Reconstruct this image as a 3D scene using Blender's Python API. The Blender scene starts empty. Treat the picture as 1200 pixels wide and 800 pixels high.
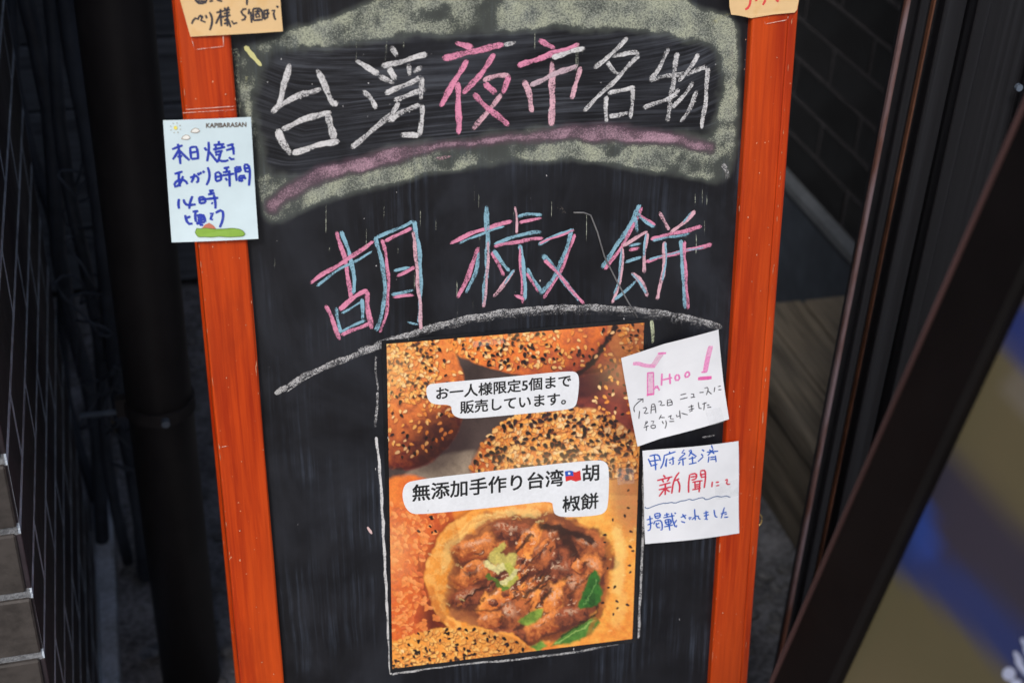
import bpy, math, random
import numpy as np
from mathutils import Matrix, Vector
random.seed(7); rng = np.random.default_rng(7)
SC = bpy.context.scene; COL = SC.collection

# ------------------------------------------------------------------ camera, world, sun, exposure
F = 1700.0                                   # focal length in photo pixels (1200 wide)
XC = np.array([0.96688167, 0.10690724, -0.23175566])   # world axes written in camera axes
YC = np.array([-0.2522892, 0.53767693, -0.80452077])
ZC = np.array([0.03860058, 0.83634584, 0.54684151])
M = np.array([XC, YC, ZC]); CAM = np.array([0, 0, 1.45])
cd = bpy.data.cameras.new('camera'); cam = bpy.data.objects.new('camera', cd); COL.objects.link(cam)
cd.sensor_width = 36; cd.lens = 36 * F / 1200; cd.clip_start = 0.02; cd.clip_end = 400
m4 = Matrix.Identity(4)
for i in range(3):
    for j in range(3): m4[i][j] = M[i][j]
    m4[i][3] = CAM[i]
cam.matrix_world = m4
cd.dof.use_dof = True; cd.dof.focus_distance = 1.17; cd.dof.aperture_fstop = 6.3
SC.camera = cam

SUN_EL, SUN_AZ = math.radians(43), math.radians(206)     # light from behind and above the camera
w = bpy.data.worlds.new('World'); SC.world = w; w.use_nodes = True
wn = w.node_tree; bg = wn.nodes['Background']; sky = wn.nodes.new('ShaderNodeTexSky')
sky.sky_type = 'NISHITA'; sky.sun_disc = False; sky.sun_elevation = SUN_EL; sky.sun_rotation = SUN_AZ
sky.air_density = 1.0; sky.dust_density = 3.0
wn.links.new(sky.outputs[0], bg.inputs[0]); bg.inputs[1].default_value = 0.10
sl = bpy.data.lights.new('sun', 'SUN'); sun = bpy.data.objects.new('sun', sl); COL.objects.link(sun)
sl.energy = 1.7; sl.angle = math.radians(14); sl.color = (1.0, 0.96, 0.9)
sd = Vector((math.sin(SUN_AZ) * math.cos(SUN_EL), math.cos(SUN_AZ) * math.cos(SUN_EL), math.sin(SUN_EL)))
sun.rotation_euler = sd.to_track_quat('Z', 'Y').to_euler(); sun.location = sd * 20
SC.view_settings.view_transform = 'Standard'; SC.view_settings.look = 'None'
SC.view_settings.gamma = 1; SC.view_settings.exposure = 0.27
SC.cycles.transparent_max_bounces = 24

# ------------------------------------------------------------------ helpers
def ray(px, py):
    px = np.asarray(px, float); py = np.asarray(py, float)
    c = np.stack([px - 600, 400 - py, -F * np.ones_like(px)], -1)
    return c @ M.T
def at(px, py, ax, v):
    r = ray(px, py); return CAM + r * ((v - CAM[ax]) / r[ax])
def atd(px, py, d): return CAM + ray(px, py) / F * d
UP = np.array([0, 0.166012749, 0.986123606]); NB = np.array([0, -0.986123606, 0.166012749])
P0 = np.array([0.2580357, 0.95336224, 0.80411077])
def brd(px, py, h=0.0):
    """photo pixel -> (u, v) on the plane lying h in front of the board"""
    r = ray(px, py); q0 = P0 + NB * h - CAM
    t = (q0 @ NB) / (r @ NB); q = r * t[..., None] - (P0 - CAM)
    return np.stack([q[..., 0], q @ UP], -1)
def s2l(c):
    c = np.asarray(c, float) / 255.0
    return np.where(c <= 0.04045, c / 12.92, ((c + 0.055) / 1.055) ** 2.4)
def S(r, g, b): return tuple(float(x) for x in s2l((r, g, b)))

def link(o, parent=None):
    COL.objects.link(o)
    if parent is not None: o.parent = parent
    return o
def tag(o, label=None, cat=None, group=None, kind=None):
    if label: o['label'] = label
    if cat: o['category'] = cat
    if group: o['group'] = group
    if kind: o['kind'] = kind
    return o
def empty(name, loc=(0, 0, 0), rot=None):
    o = bpy.data.objects.new(name, None); o.empty_display_size = 0.05
    if rot is not None:
        mm = rot.to_4x4(); mm.translation = Vector(loc); o.matrix_world = mm
    else: o.location = loc
    return link(o)
def mesh(name, V, Fc, mat, parent=None, smooth=False, attrs=None, loc=None):
    me = bpy.data.meshes.new(name); me.from_pydata([tuple(map(float, v)) for v in V], [], Fc)
    if mat is not None: me.materials.append(mat)
    if smooth: me.polygons.foreach_set('use_smooth', [True] * len(me.polygons))
    for k, a in (attrs or {}).items():
        a = np.asarray(a, np.float32)
        if a.ndim == 2:
            at_ = me.attributes.new(k, 'FLOAT_COLOR', 'POINT')
            at_.data.foreach_set('color', np.concatenate([a, np.ones((len(a), 1), np.float32)], 1).ravel())
        else:
            at_ = me.attributes.new(k, 'FLOAT', 'POINT'); at_.data.foreach_set('value', a)
    me.update()
    o = bpy.data.objects.new(name, me); link(o, parent)
    if loc is not None: o.location = loc
    return o
def gridmesh(name, P, nx, ny, mat, parent=None, attrs=None, smooth=True):
    """P: (ny*nx,3) array, row by row"""
    me = bpy.data.meshes.new(name)
    idx = np.arange(nx * ny).reshape(ny, nx)
    q = np.stack([idx[:-1, :-1], idx[1:, :-1], idx[1:, 1:], idx[:-1, 1:]], -1).reshape(-1, 4)
    me.vertices.add(nx * ny); me.vertices.foreach_set('co', np.asarray(P, np.float32).ravel())
    me.loops.add(q.size); me.loops.foreach_set('vertex_index', q.ravel().astype(np.int32))
    me.polygons.add(len(q)); me.polygons.foreach_set('loop_start', np.arange(0, q.size, 4, dtype=np.int32))
    me.polygons.foreach_set('loop_total', np.full(len(q), 4, np.int32))
    me.polygons.foreach_set('use_smooth', [smooth] * len(q))
    me.materials.append(mat); me.update(calc_edges=True)
    for k, a in (attrs or {}).items():
        a = np.asarray(a, np.float32)
        if a.ndim == 2:
            at_ = me.attributes.new(k, 'FLOAT_COLOR', 'POINT')
            at_.data.foreach_set('color', np.concatenate([a, np.ones((len(a), 1), np.float32)], 1).ravel())
        else:
            at_ = me.attributes.new(k, 'FLOAT', 'POINT'); at_.data.foreach_set('value', a)
    o = bpy.data.objects.new(name, me); return link(o, parent)

class MB:
    def __init__(s): s.V = []; s.F = []
    def box(s, a, b, bev=0.0):
        (x0, y0, z0), (x1, y1, z1) = a, b
        if bev <= 0:
            n = len(s.V)
            s.V += [(x0,y0,z0),(x1,y0,z0),(x1,y1,z0),(x0,y1,z0),(x0,y0,z1),(x1,y0,z1),(x1,y1,z1),(x0,y1,z1)]
            s.F += [tuple(n+i for i in f) for f in ((0,3,2,1),(4,5,6,7),(0,1,5,4),(1,2,6,5),(2,3,7,6),(3,0,4,7))]
            return s
        n = len(s.V); c = bev
        # chamfered box: 24 vertices
        for sx in (0, 1):
            for sy in (0, 1):
                for sz in (0, 1):
                    X = (x0, x1)[sx]; Y = (y0, y1)[sy]; Z = (z0, z1)[sz]
                    dx = c if sx == 0 else -c; dy = c if sy == 0 else -c; dz = c if sz == 0 else -c
                    s.V += [(X, Y+dy, Z+dz), (X+dx, Y, Z+dz), (X+dx, Y+dy, Z)]
        def v(sx, sy, sz, k): return n + (sx*4 + sy*2 + sz)*3 + k
        for sx in (0, 1):
            f = [v(sx,0,0,0), v(sx,1,0,0), v(sx,1,1,0), v(sx,0,1,0)]; s.F.append(tuple(f if sx else f[::-1]))
        for sy in (0, 1):
            f = [v(0,sy,0,1), v(1,sy,0,1), v(1,sy,1,1), v(0,sy,1,1)]; s.F.append(tuple(f[::-1] if sy else f))
        for sz in (0, 1):
            f = [v(0,0,sz,2), v(1,0,sz,2), v(1,1,sz,2), v(0,1,sz,2)]; s.F.append(tuple(f if sz else f[::-1]))
        for sy in (0, 1):
            for sz in (0, 1): s.F.append((v(0,sy,sz,1), v(1,sy,sz,1), v(1,sy,sz,2), v(0,sy,sz,2)))
        for sx in (0, 1):
            for sz in (0, 1): s.F.append((v(sx,0,sz,0), v(sx,1,sz,0), v(sx,1,sz,2), v(sx,0,sz,2)))
        for sx in (0, 1):
            for sy in (0, 1): s.F.append((v(sx,sy,0,0), v(sx,sy,1,0), v(sx,sy,1,1), v(sx,sy,0,1)))
        for sx in (0, 1):
            for sy in (0, 1):
                for sz in (0, 1): s.F.append((v(sx,sy,sz,0), v(sx,sy,sz,1), v(sx,sy,sz,2)))
        return s
    def tube(s, pts, r, seg=10, cap=True):
        pts = [Vector(p) for p in pts]; n0 = len(s.V); N = len(pts)
        rr = r if hasattr(r, '__len__') else [r] * N
        t0 = (pts[1] - pts[0]).normalized()
        up = Vector((0, 0, 1)) if abs(t0.z) < 0.9 else Vector((1, 0, 0))
        for i, p in enumerate(pts):
            t = (pts[min(i+1, N-1)] - pts[max(i-1, 0)]).normalized()
            a = up.cross(t).normalized(); b = t.cross(a); up = b.cross(t) * -1 if False else up
            for k in range(seg):
                an = 2*math.pi*k/seg; q = p + (a*math.cos(an) + b*math.sin(an)) * rr[i]; s.V.append(tuple(q))
        for i in range(N-1):
            for k in range(seg):
                k2 = (k+1) % seg
                s.F.append((n0+i*seg+k, n0+i*seg+k2, n0+(i+1)*seg+k2, n0+(i+1)*seg+k))
        if cap:
            s.F.append(tuple(n0+k for k in range(seg))[::-1]); s.F.append(tuple(n0+(N-1)*seg+k for k in range(seg)))
        return s
    def build(s, name, mat, parent=None, smooth=False, loc=None):
        o = mesh(name, s.V, s.F, mat, parent, smooth, loc=loc); return fix(o)
import bmesh
def fix(o):
    b = bmesh.new(); b.from_mesh(o.data); bmesh.ops.recalc_face_normals(b, faces=b.faces[:]); b.to_mesh(o.data); b.free(); return o

# ------------------------------------------------------------------ materials
def nodes(name):
    m = bpy.data.materials.new(name); m.use_nodes = True; nt = m.node_tree
    return m, nt, nt.nodes['Principled BSDF'], nt.nodes['Material Output']
def N(nt, t, **kw):
    n = nt.nodes.new(t)
    for k, v in kw.items():
        if k.startswith('i_'):
            key = k[2:]; key = int(key) if key.isdigit() else key.replace('_', ' ')
            n.inputs[key].default_value = v
        else: setattr(n, k, v)
    return n
def noise(nt, vec, scale, detail=3, rough=0.55, dist=0.0):
    n = N(nt, 'ShaderNodeTexNoise'); n.inputs['Scale'].default_value = scale; n.inputs['Detail'].default_value = detail
    n.inputs['Roughness'].default_value = rough; n.inputs['Distortion'].default_value = dist
    nt.links.new(vec, n.inputs['Vector']); return n.outputs['Fac']
def mapping(nt, vec, scale, loc=(0,0,0), rot=(0,0,0)):
    n = N(nt, 'ShaderNodeMapping'); n.inputs['Scale'].default_value = scale; n.inputs['Location'].default_value = loc
    n.inputs['Rotation'].default_value = rot
    nt.links.new(vec, n.inputs['Vector']); return n.outputs[0]
def math_(nt, op, a, b=None, c=None, clamp=False):
    n = N(nt, 'ShaderNodeMath', operation=op, use_clamp=clamp)
    for i, x in enumerate((a, b, c)):
        if x is None: continue
        if isinstance(x, (int, float)): n.inputs[i].default_value = x
        else: nt.links.new(x, n.inputs[i])
    return n.outputs[0]
def ramp(nt, x, lo, hi, a=0.0, b=1.0):
    n = N(nt, 'ShaderNodeMapRange', interpolation_type='SMOOTHSTEP'); nt.links.new(x, n.inputs[0])
    for i, v in zip((1, 2, 3, 4), (lo, hi, a, b)): n.inputs[i].default_value = v
    return n.outputs[0]
def mix(nt, f, a, b):
    n = N(nt, 'ShaderNodeMix', data_type='RGBA')
    for i, x in ((0, f), (6, a), (7, b)):
        if isinstance(x, (int, float)): n.inputs[i].default_value = x
        elif isinstance(x, tuple): n.inputs[i].default_value = (*x, 1)
        else: nt.links.new(x, n.inputs[i])
    return n.outputs[2]
def bump(nt, bs, h, strength=0.3, dist=0.001):
    n = N(nt, 'ShaderNodeBump'); n.inputs['Strength'].default_value = strength; n.inputs['Distance'].default_value = dist
    nt.links.new(h, n.inputs['Height']); nt.links.new(n.outputs[0], bs.inputs['Normal'])
def objc(nt): return N(nt, 'ShaderNodeTexCoord').outputs['Object']
def attr(nt, name): return N(nt, 'ShaderNodeAttribute', attribute_name=name)

def simple(name, col, rough=0.6, spec=0.5, metal=0.0, n1=60, var=0.25, bmp=0.2, coat=0.0, stretch=(1,1,1), rnd=0.0, bdist=0.001):
    m, nt, bs, out = nodes(name); co = mapping(nt, objc(nt), stretch)
    n = noise(nt, co, n1, 5, 0.6); n2 = noise(nt, co, n1*0.13, 3)
    lo = tuple(c*(1-var) for c in col); hi = tuple(min(1, c*(1+var)) for c in col)
    c = mix(nt, ramp(nt, math_(nt, 'ADD', math_(nt, 'MULTIPLY', n, 0.5), math_(nt, 'MULTIPLY', n2, 0.5)), 0.32, 0.68), lo, hi)
    if rnd:
        oi = N(nt, 'ShaderNodeObjectInfo'); hs = N(nt, 'ShaderNodeHueSaturation')
        nt.links.new(ramp(nt, oi.outputs['Random'], 0, 1, 1-rnd, 1+rnd), hs.inputs['Value']); nt.links.new(c, hs.inputs['Color']); c = hs.outputs[0]
    nt.links.new(c, bs.inputs['Base Color'])
    nt.links.new(ramp(nt, n2, 0.3, 0.7, max(0.05, rough-0.1), min(1, rough+0.12)), bs.inputs['Roughness'])
    bs.inputs['Specular IOR Level'].default_value = spec; bs.inputs['Metallic'].default_value = metal
    bs.inputs['Coat Weight'].default_value = coat; bs.inputs['Coat Roughness'].default_value = 0.15
    if bmp: bump(nt, bs, n, bmp, bdist)
    return m

def wood_mat():
    m, nt, bs, out = nodes('varnished_orange_wood'); oc = objc(nt)
    g = noise(nt, mapping(nt, oc, (220, 220, 9)), 1.0, 5, 0.6, 0.4)
    g2 = noise(nt, mapping(nt, oc, (30, 30, 3)), 1.0, 3, 0.5)
    c = mix(nt, ramp(nt, g, 0.3, 0.72), (0.30, 0.019, 0.0010), (0.50, 0.050, 0.0032))
    c = mix(nt, ramp(nt, g2, 0.35, 0.7, 0, 0.55), c, (0.58, 0.078, 0.008))
    gm = noise(nt, mapping(nt, oc, (14, 14, 5), (2, 1, 4)), 1.0, 5, 0.65)
    c = mix(nt, ramp(nt, gm, 0.50, 0.72, 0, 0.45), c, (0.19, 0.014, 0.002))
    sp = noise(nt, oc, 260, 2, 0.5)
    c = mix(nt, ramp(nt, sp, 0.72, 0.76, 0, 0.55), c, (0.75, 0.45, 0.28))
    nt.links.new(c, bs.inputs['Base Color'])
    bs.inputs['Roughness'].default_value = 0.42; bs.inputs['Coat Weight'].default_value = 0.06; bs.inputs['Coat Roughness'].default_value = 0.4; bs.inputs['Specular IOR Level'].default_value = 0.25
    bump(nt, bs, g, 0.12, 0.0006); return m
WOOD = wood_mat()

def board_mat():
    m, nt, bs, out = nodes('blackboard'); oc = objc(nt)
    a = attr(nt, 'mask'); sep = N(nt, 'ShaderNodeSeparateColor'); nt.links.new(a.outputs['Color'], sep.inputs[0])
    G, P, I = sep.outputs[0], sep.outputs[1], sep.outputs[2]
    ring = attr(nt, 'ring').outputs['Fac']
    sx = N(nt, 'ShaderNodeSeparateXYZ'); nt.links.new(oc, sx.inputs[0])
    cmb = N(nt, 'ShaderNodeCombineXYZ'); nt.links.new(math_(nt, 'MULTIPLY', sx.outputs[0], 9), cmb.inputs[0]); nt.links.new(math_(nt, 'ADD', math_(nt, 'MULTIPLY', ring, 130), math_(nt, 'MULTIPLY', sx.outputs[2], 330)), cmb.inputs[1])
    warp = noise(nt, oc, 14, 3)
    hs = noise(nt, cmb.outputs[0], 1.0, 6, 0.7, 0.0)                  # wiping strokes inside the title panel
    tilt = N(nt, 'ShaderNodeCombineXYZ')
    nt.links.new(math_(nt, 'MULTIPLY', math_(nt, 'ADD', sx.outputs[0], math_(nt, 'MULTIPLY', warp, 0.006)), 260), tilt.inputs[0]); nt.links.new(math_(nt, 'MULTIPLY', sx.outputs[2], 5), tilt.inputs[2])
    vs = noise(nt, tilt.outputs[0], 1.0, 6, 0.7, 0.0)                  # wiping strokes running down the rest
    patch = noise(nt, oc, 11, 4, 0.55); patch2 = noise(nt, mapping(nt, oc, (1,1,1), (3,5,1)), 26, 3, 0.6)
    base = mix(nt, ramp(nt, noise(nt, oc, 30, 3), 0.3, 0.7), (0.0050, 0.0052, 0.0075), (0.0095, 0.010, 0.0135))
    vh = math_(nt, 'MULTIPLY', ramp(nt, vs, 0.44, 0.72), ramp(nt, patch, 0.46, 0.66, 0.05, 1))
    hh = math_(nt, 'MULTIPLY', ramp(nt, hs, 0.42, 0.68), ramp(nt, patch, 0.36, 0.66, 0.35, 1))
    c = mix(nt, math_(nt, 'MULTIPLY', math_(nt, 'MULTIPLY', vh, 0.30), math_(nt, 'SUBTRACT', 1.0, I)), base, (0.12, 0.155, 0.225))
    c = mix(nt, math_(nt, 'MULTIPLY', math_(nt, 'MULTIPLY', hh, 0.42), I), c, (0.14, 0.155, 0.19))
    cl = noise(nt, mapping(nt, oc, (1, 1, .55), (7, 3, 2)), 8.5, 5, 0.6, 0.8)
    c = mix(nt, ramp(nt, cl, 0.50, 0.74, 0, 0.10), c, (0.13, 0.15, 0.20))
    grain = noise(nt, oc, 1250, 2, 0.7); grain2 = noise(nt, oc, 560, 2, 0.6); mot = noise(nt, oc, 55, 4, 0.6)
    gr = math_(nt, 'ADD', math_(nt, 'MULTIPLY', grain, 0.65), math_(nt, 'MULTIPLY', grain2, 0.35))
    cov = math_(nt, 'MULTIPLY', G, ramp(nt, math_(nt, 'ADD', math_(nt, 'MULTIPLY', mot, .6), math_(nt, 'MULTIPLY', patch2, .4)), 0.34, 0.60, 0.82, 1.0))
    ga = ramp(nt, math_(nt, 'ADD', math_(nt, 'MULTIPLY', cov, 0.62), gr), 0.97, 1.19, 0, 0.78)
    dust = math_(nt, 'MULTIPLY', cov, 0.25)
    gcol = mix(nt, ramp(nt, mot, .35, .65), (0.40, 0.43, 0.37), (0.47, 0.50, 0.38))
    c = mix(nt, dust, c, (0.27, 0.31, 0.27)); c = mix(nt, ga, c, gcol)
    pa = ramp(nt, math_(nt, 'ADD', math_(nt, 'MULTIPLY', math_(nt, 'MULTIPLY', P, ramp(nt, mot, .3, .6, .75, 1)), 0.62), gr), 0.92, 1.3, 0, 0.72)
    c = mix(nt, math_(nt, 'MULTIPLY', P, 0.45), c, (0.15, 0.08, 0.12)); c = mix(nt, pa, c, (0.58, 0.36, 0.46))
    nt.links.new(c, bs.inputs['Base Color'])
    al = math_(nt, 'MAXIMUM', G, P)
    nt.links.new(ramp(nt, al, 0, 1, 0.42, 0.95), bs.inputs['Roughness']); bs.inputs['Specular IOR Level'].default_value = 0.3
    bump(nt, bs, vs, 0.06, 0.0004); return m
BOARD = board_mat()

def chalk_mat():
    m, nt, bs, out = nodes('chalk'); oc = objc(nt)
    a = attr(nt, 'ink'); k = attr(nt, 'cover').outputs['Fac']
    g = noise(nt, oc, 1300, 2, 0.75); g2 = noise(nt, oc, 480, 2, 0.6); g3 = noise(nt, oc, 60, 3, 0.6)
    gr = math_(nt, 'ADD', math_(nt, 'MULTIPLY', g, 0.6), math_(nt, 'ADD', math_(nt, 'MULTIPLY', g2, 0.3), math_(nt, 'MULTIPLY', g3, 0.1)))
    al = ramp(nt, math_(nt, 'ADD', k, gr), 0.90, 1.22, 0, 0.93)
    nt.links.new(a.outputs['Color'], bs.inputs['Base Color']); bs.inputs['Roughness'].default_value = 1; bs.inputs['Specular IOR Level'].default_value = 0.1
    nt.links.new(al, bs.inputs['Alpha']); return m
CHALK = chalk_mat()
def ink_mat():
    m, nt, bs, out = nodes('marker_ink'); a = attr(nt, 'ink'); nt.links.new(a.outputs['Color'], bs.inputs['Base Color'])
    n = noise(nt, objc(nt), 500, 2); bs.inputs['Roughness'].default_value = 0.6
    k = attr(nt, 'cover').outputs['Fac']; nt.links.new(math_(nt, 'MULTIPLY', k, ramp(nt, n, .3, .6, .78, 1)), bs.inputs['Alpha']); return m
INK = ink_mat()
def paper_mat(name, col, gloss=0.55, blotch=None):
    m, nt, bs, out = nodes(name); oc = objc(nt)
    n = noise(nt, oc, 35, 4); n2 = noise(nt, oc, 600, 2)
    c = mix(nt, ramp(nt, n, 0.3, 0.7), tuple(x*0.93 for x in col), col)
    if blotch: c = mix(nt, ramp(nt, noise(nt, oc, 70, 4, .6), 0.5, 0.68, 0, .6), c, blotch)
    nt.links.new(c, bs.inputs['Base Color']); bs.inputs['Roughness'].default_value = gloss; bs.inputs['Specular IOR Level'].default_value = 0.3
    bump(nt, bs, math_(nt, 'ADD', n, math_(nt, 'MULTIPLY', n2, 0.05)), 0.25, 0.001); return m
PAPER = paper_mat('white_paper', (0.76, 0.78, 0.83)); CARD = paper_mat('pale_blue_card', (0.60, 0.735, 0.80), 0.4)
KRAFT = paper_mat('tan_paper', (0.72, 0.50, 0.26), 0.7, (0.66, 0.42, 0.18))
def print_mat(name, rough, coat):
    m, nt, bs, out = nodes(name); a = attr(nt, 'ink'); n = noise(nt, objc(nt), 900, 2)
    nt.links.new(a.outputs['Color'], bs.inputs['Base Color'])
    bs.inputs['Roughness'].default_value = rough; bs.inputs['Coat Weight'].default_value = coat; bs.inputs['Coat Roughness'].default_value = 0.12
    w_ = noise(nt, objc(nt), 9, 2); bump(nt, bs, w_, 0.12, 0.004); return m
PHOTO = print_mat('photo_print', 0.5, 0.25)
def flat(name, col, rough=0.5, spec=0.4): return simple(name, col, rough, spec, n1=300, var=0.06, bmp=0.03)
BUBBLE = flat('print_white', (0.74, 0.77, 0.82)); BLACKPRINT = flat('print_black', (0.012, 0.013, 0.015))
BROWNPRINT = flat('print_brown', (0.10, 0.07, 0.05)); RED = flat('print_red', (0.62, 0.03, 0.03)); BLUE = flat('print_blue', (0.02, 0.09, 0.45))
def clear_mat():
    m, nt, bs, out = nodes('clear_tape'); n = noise(nt, objc(nt), 120, 3)
    bs.inputs['Base Color'].default_value = (0.75, 0.77, 0.8, 1); bs.inputs['Roughness'].default_value = 0.25
    nt.links.new(ramp(nt, n, .3, .7, .05, .16), bs.inputs['Alpha']); return m
CLEAR = clear_mat()
TAPE_EDGE = simple('tape_edge', (0.62, 0.45, 0.40), 0.4, n1=300)
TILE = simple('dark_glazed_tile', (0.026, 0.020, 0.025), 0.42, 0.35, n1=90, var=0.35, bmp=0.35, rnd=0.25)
TILE_LIT = simple('dark_tile_lit', (0.042, 0.037, 0.035), 0.6, 0.3, n1=120, var=0.35, bmp=0.5, rnd=0.15)  # front copy of the pillar tile, light on that face put into the colour
GROUT_F = simple('mortar_front', (0.19, 0.20, 0.22), 0.95, 0.2, n1=420, var=0.45, bmp=0.9, bdist=0.003)  # front copy of the pillar mortar, darker than the side copy
GROUT = simple('mortar_side_lightened', (0.52, 0.60, 0.74), 0.95, 0.2, n1=420, var=0.45, bmp=0.9, bdist=0.003)  # side copy of the pillar mortar, colour lightened to show in the shade
GROUT_DARK = simple('dark_mortar', (0.05, 0.047, 0.05), 0.95, 0.2, n1=420, var=0.3, bmp=0.6)
TILE_R = simple('black_satin_tile', (0.012, 0.012, 0.013), 0.45, 0.25, n1=60, var=0.3, bmp=0.2, rnd=0.25)
PIPE = simple('black_plastic_pipe', (0.024, 0.022, 0.024), 0.5, 0.3, n1=25, var=0.25, bmp=0.1)
CABLE = simple('blue_black_cable', (0.040, 0.048, 0.066), 0.5, 0.35, n1=30, var=0.4)
STEEL = simple('dull_steel', (0.16, 0.20, 0.26), 0.4, 0.5, 0.6, n1=120)
SIDING = simple('weathered_grey_board', (0.13, 0.145, 0.17), 0.8, 0.3, n1=1, var=0.6, bmp=0.6, stretch=(6, 60, 130), rnd=0.2)
GRAVEL = simple('wet_gravel_soil', (0.22, 0.22, 0.235), 0.95, 0.2, n1=110, var=0.6, bmp=1.0, bdist=0.006)
STONE = simple('gravel_stone', (0.26, 0.26, 0.27), 0.9, 0.2, n1=90, var=0.5, rnd=0.4)
KERB = simple('kerb_concrete', (0.44, 0.48, 0.55), 0.9, 0.2, n1=160, var=0.3, bmp=0.6)
PLINTH = simple('slate_blue_plinth', (0.055, 0.070, 0.095), 0.7, 0.3, n1=20, var=0.3)
LEDGE = simple('grey_ledge', (0.13, 0.145, 0.165), 0.75, 0.3, n1=60, var=0.2)
def plank_mat():
    m, nt, bs, out = nodes('weathered_plank'); oc = objc(nt)
    g = noise(nt, mapping(nt, oc, (90, 4, 60)), 1.0, 6, 0.65, 0.7); g2 = noise(nt, oc, 9, 3)
    c = mix(nt, ramp(nt, g, 0.32, 0.7), (0.075, 0.062, 0.046), (0.27, 0.23, 0.175))
    c = mix(nt, ramp(nt, g2, .35, .7, 0, .5), c, (0.14, 0.125, 0.105))
    nt.links.new(c, bs.inputs['Base Color']); bs.inputs['Roughness'].default_value = 0.8; bump(nt, bs, g, 0.5, 0.002); return m
PLANK = plank_mat()
def jamb_mat():
    m, nt, bs, out = nodes('black_door_metal'); oc = objc(nt)
    g = noise(nt, mapping(nt, oc, (160, 160, 1.2)), 1.0, 4, 0.6)
    c = mix(nt, ramp(nt, g, 0.4, 0.75), (0.006, 0.006, 0.008), (0.017, 0.018, 0.022))
    nt.links.new(c, bs.inputs['Base Color']); bs.inputs['Roughness'].default_value = 0.45; bs.inputs['Specular IOR Level'].default_value = 0.35; return m
JAMB = jamb_mat()
def copper_mat():
    m, nt, bs, out = nodes('worn_copper_edge'); oc = objc(nt)
    g = noise(nt, mapping(nt, oc, (30, 30, 6)), 1.0, 4, 0.6)
    c = mix(nt, ramp(nt, g, 0.38, 0.62), (0.13, 0.05, 0.03), (0.24, 0.18, 0.20))
    nt.links.new(c, bs.inputs['Base Color']); bs.inputs['Metallic'].default_value = 0.3; bs.inputs['Roughness'].default_value = 0.5; return m
COPPER = copper_mat()
BLACKFRAME = simple('black_brown_frame', (0.0035, 0.0028, 0.003), 0.55, 0.12, n1=40, var=0.3, bmp=0.1)
BRASS = simple('brass', (0.55, 0.38, 0.16), 0.35, 0.5, 0.9, n1=80)

# ------------------------------------------------------------------ the setting
gp = []; n = 61
xs = np.sign(np.linspace(-1, 1, n)) * np.abs(np.linspace(-1, 1, n)) ** 3 * 60
for y in xs:
    for x in xs: gp.append((x, y + 1.5, 0))
g = gridmesh('ground', np.array(gp), n, n, GRAVEL, attrs=None, smooth=False); tag(g, kind='structure')

def tile_set(parent, mat, axis, face, a0, a1, z0, z1, pitch_a, pitch_z, off, name='tile', sgn=1, depth=0.008, half=True, zref=0.0, joint=0.008, jit=.0012, bev=.0015):
    """running-bond tiles on a plane: axis 'x' = plane x=face (runs in y), axis 'y' = plane y=face (runs in x)"""
    cache = {}; k0 = math.floor((z0 - zref)/pitch_z); k = k0
    while zref + k*pitch_z < z1 - 0.01:
        zb = zref + k*pitch_z + joint/2; zt = zb + pitch_z - joint
        if zb < z0: k += 1; continue
        o = off + (pitch_a/2 if (half and k % 2) else 0); j = math.floor((a0 - o)/pitch_a)
        while o + j*pitch_a < a1:
            s = max(a0, o + j*pitch_a + joint/2); e = min(a1, o + (j+1)*pitch_a - joint/2)
            if e - s > 0.015:
                L = round(e - s, 3); key = (L)
                if key not in cache:
                    me = MB()
                    if axis == 'x': me.box((-depth/2, -L/2, -(zt-zb)/2), (depth/2, L/2, (zt-zb)/2), bev)
                    else: me.box((-L/2, -depth/2, -(zt-zb)/2), (L/2, depth/2, (zt-zb)/2), bev)
                    ob = me.build(name, mat, parent); cache[key] = ob.data
                else:
                    ob = bpy.data.objects.new(name, cache[key]); link(ob, parent)
                c = (s+e)/2; z = (zb+zt)/2; pr = face + sgn*(depth/2 - 0.002 + random.uniform(0, jit))
                ob.location = (pr, c, z) if axis == 'x' else (c, pr, z)
                ob.rotation_euler = (random.uniform(-.002, .002)*jit/.0012, random.uniform(-.003, .003)*jit/.0012, random.uniform(-.002, .002)*jit/.0012)
            j += 1
        k += 1

# left pillar clad in long dark tiles
pil = empty('tiled_pillar', (0, 0, 0)); tag(pil, 'dark tiled pillar with bluish mortar joints at the left edge of the picture', 'pillar')
XP, YP, YB = -0.1247, 0.929, 1.58
MB().box((-0.62, YP+0.0035, 0), (XP-0.0001, YB, 2.3)).build('core', GROUT, pil)
MB().box((-0.62, YP+0.0030, 0), (XP-0.0020, YP+0.0034, 2.3)).build('front_mortar', GROUT_F, pil)
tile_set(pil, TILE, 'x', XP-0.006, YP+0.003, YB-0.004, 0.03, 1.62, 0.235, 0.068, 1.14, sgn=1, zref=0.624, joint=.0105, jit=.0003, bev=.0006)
tile_set(pil, TILE_LIT, 'y', YP+0.006, -0.60, XP-0.002, 0.03, 1.2, 0.235, 0.068, -0.36, sgn=-1, zref=0.624)

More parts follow.
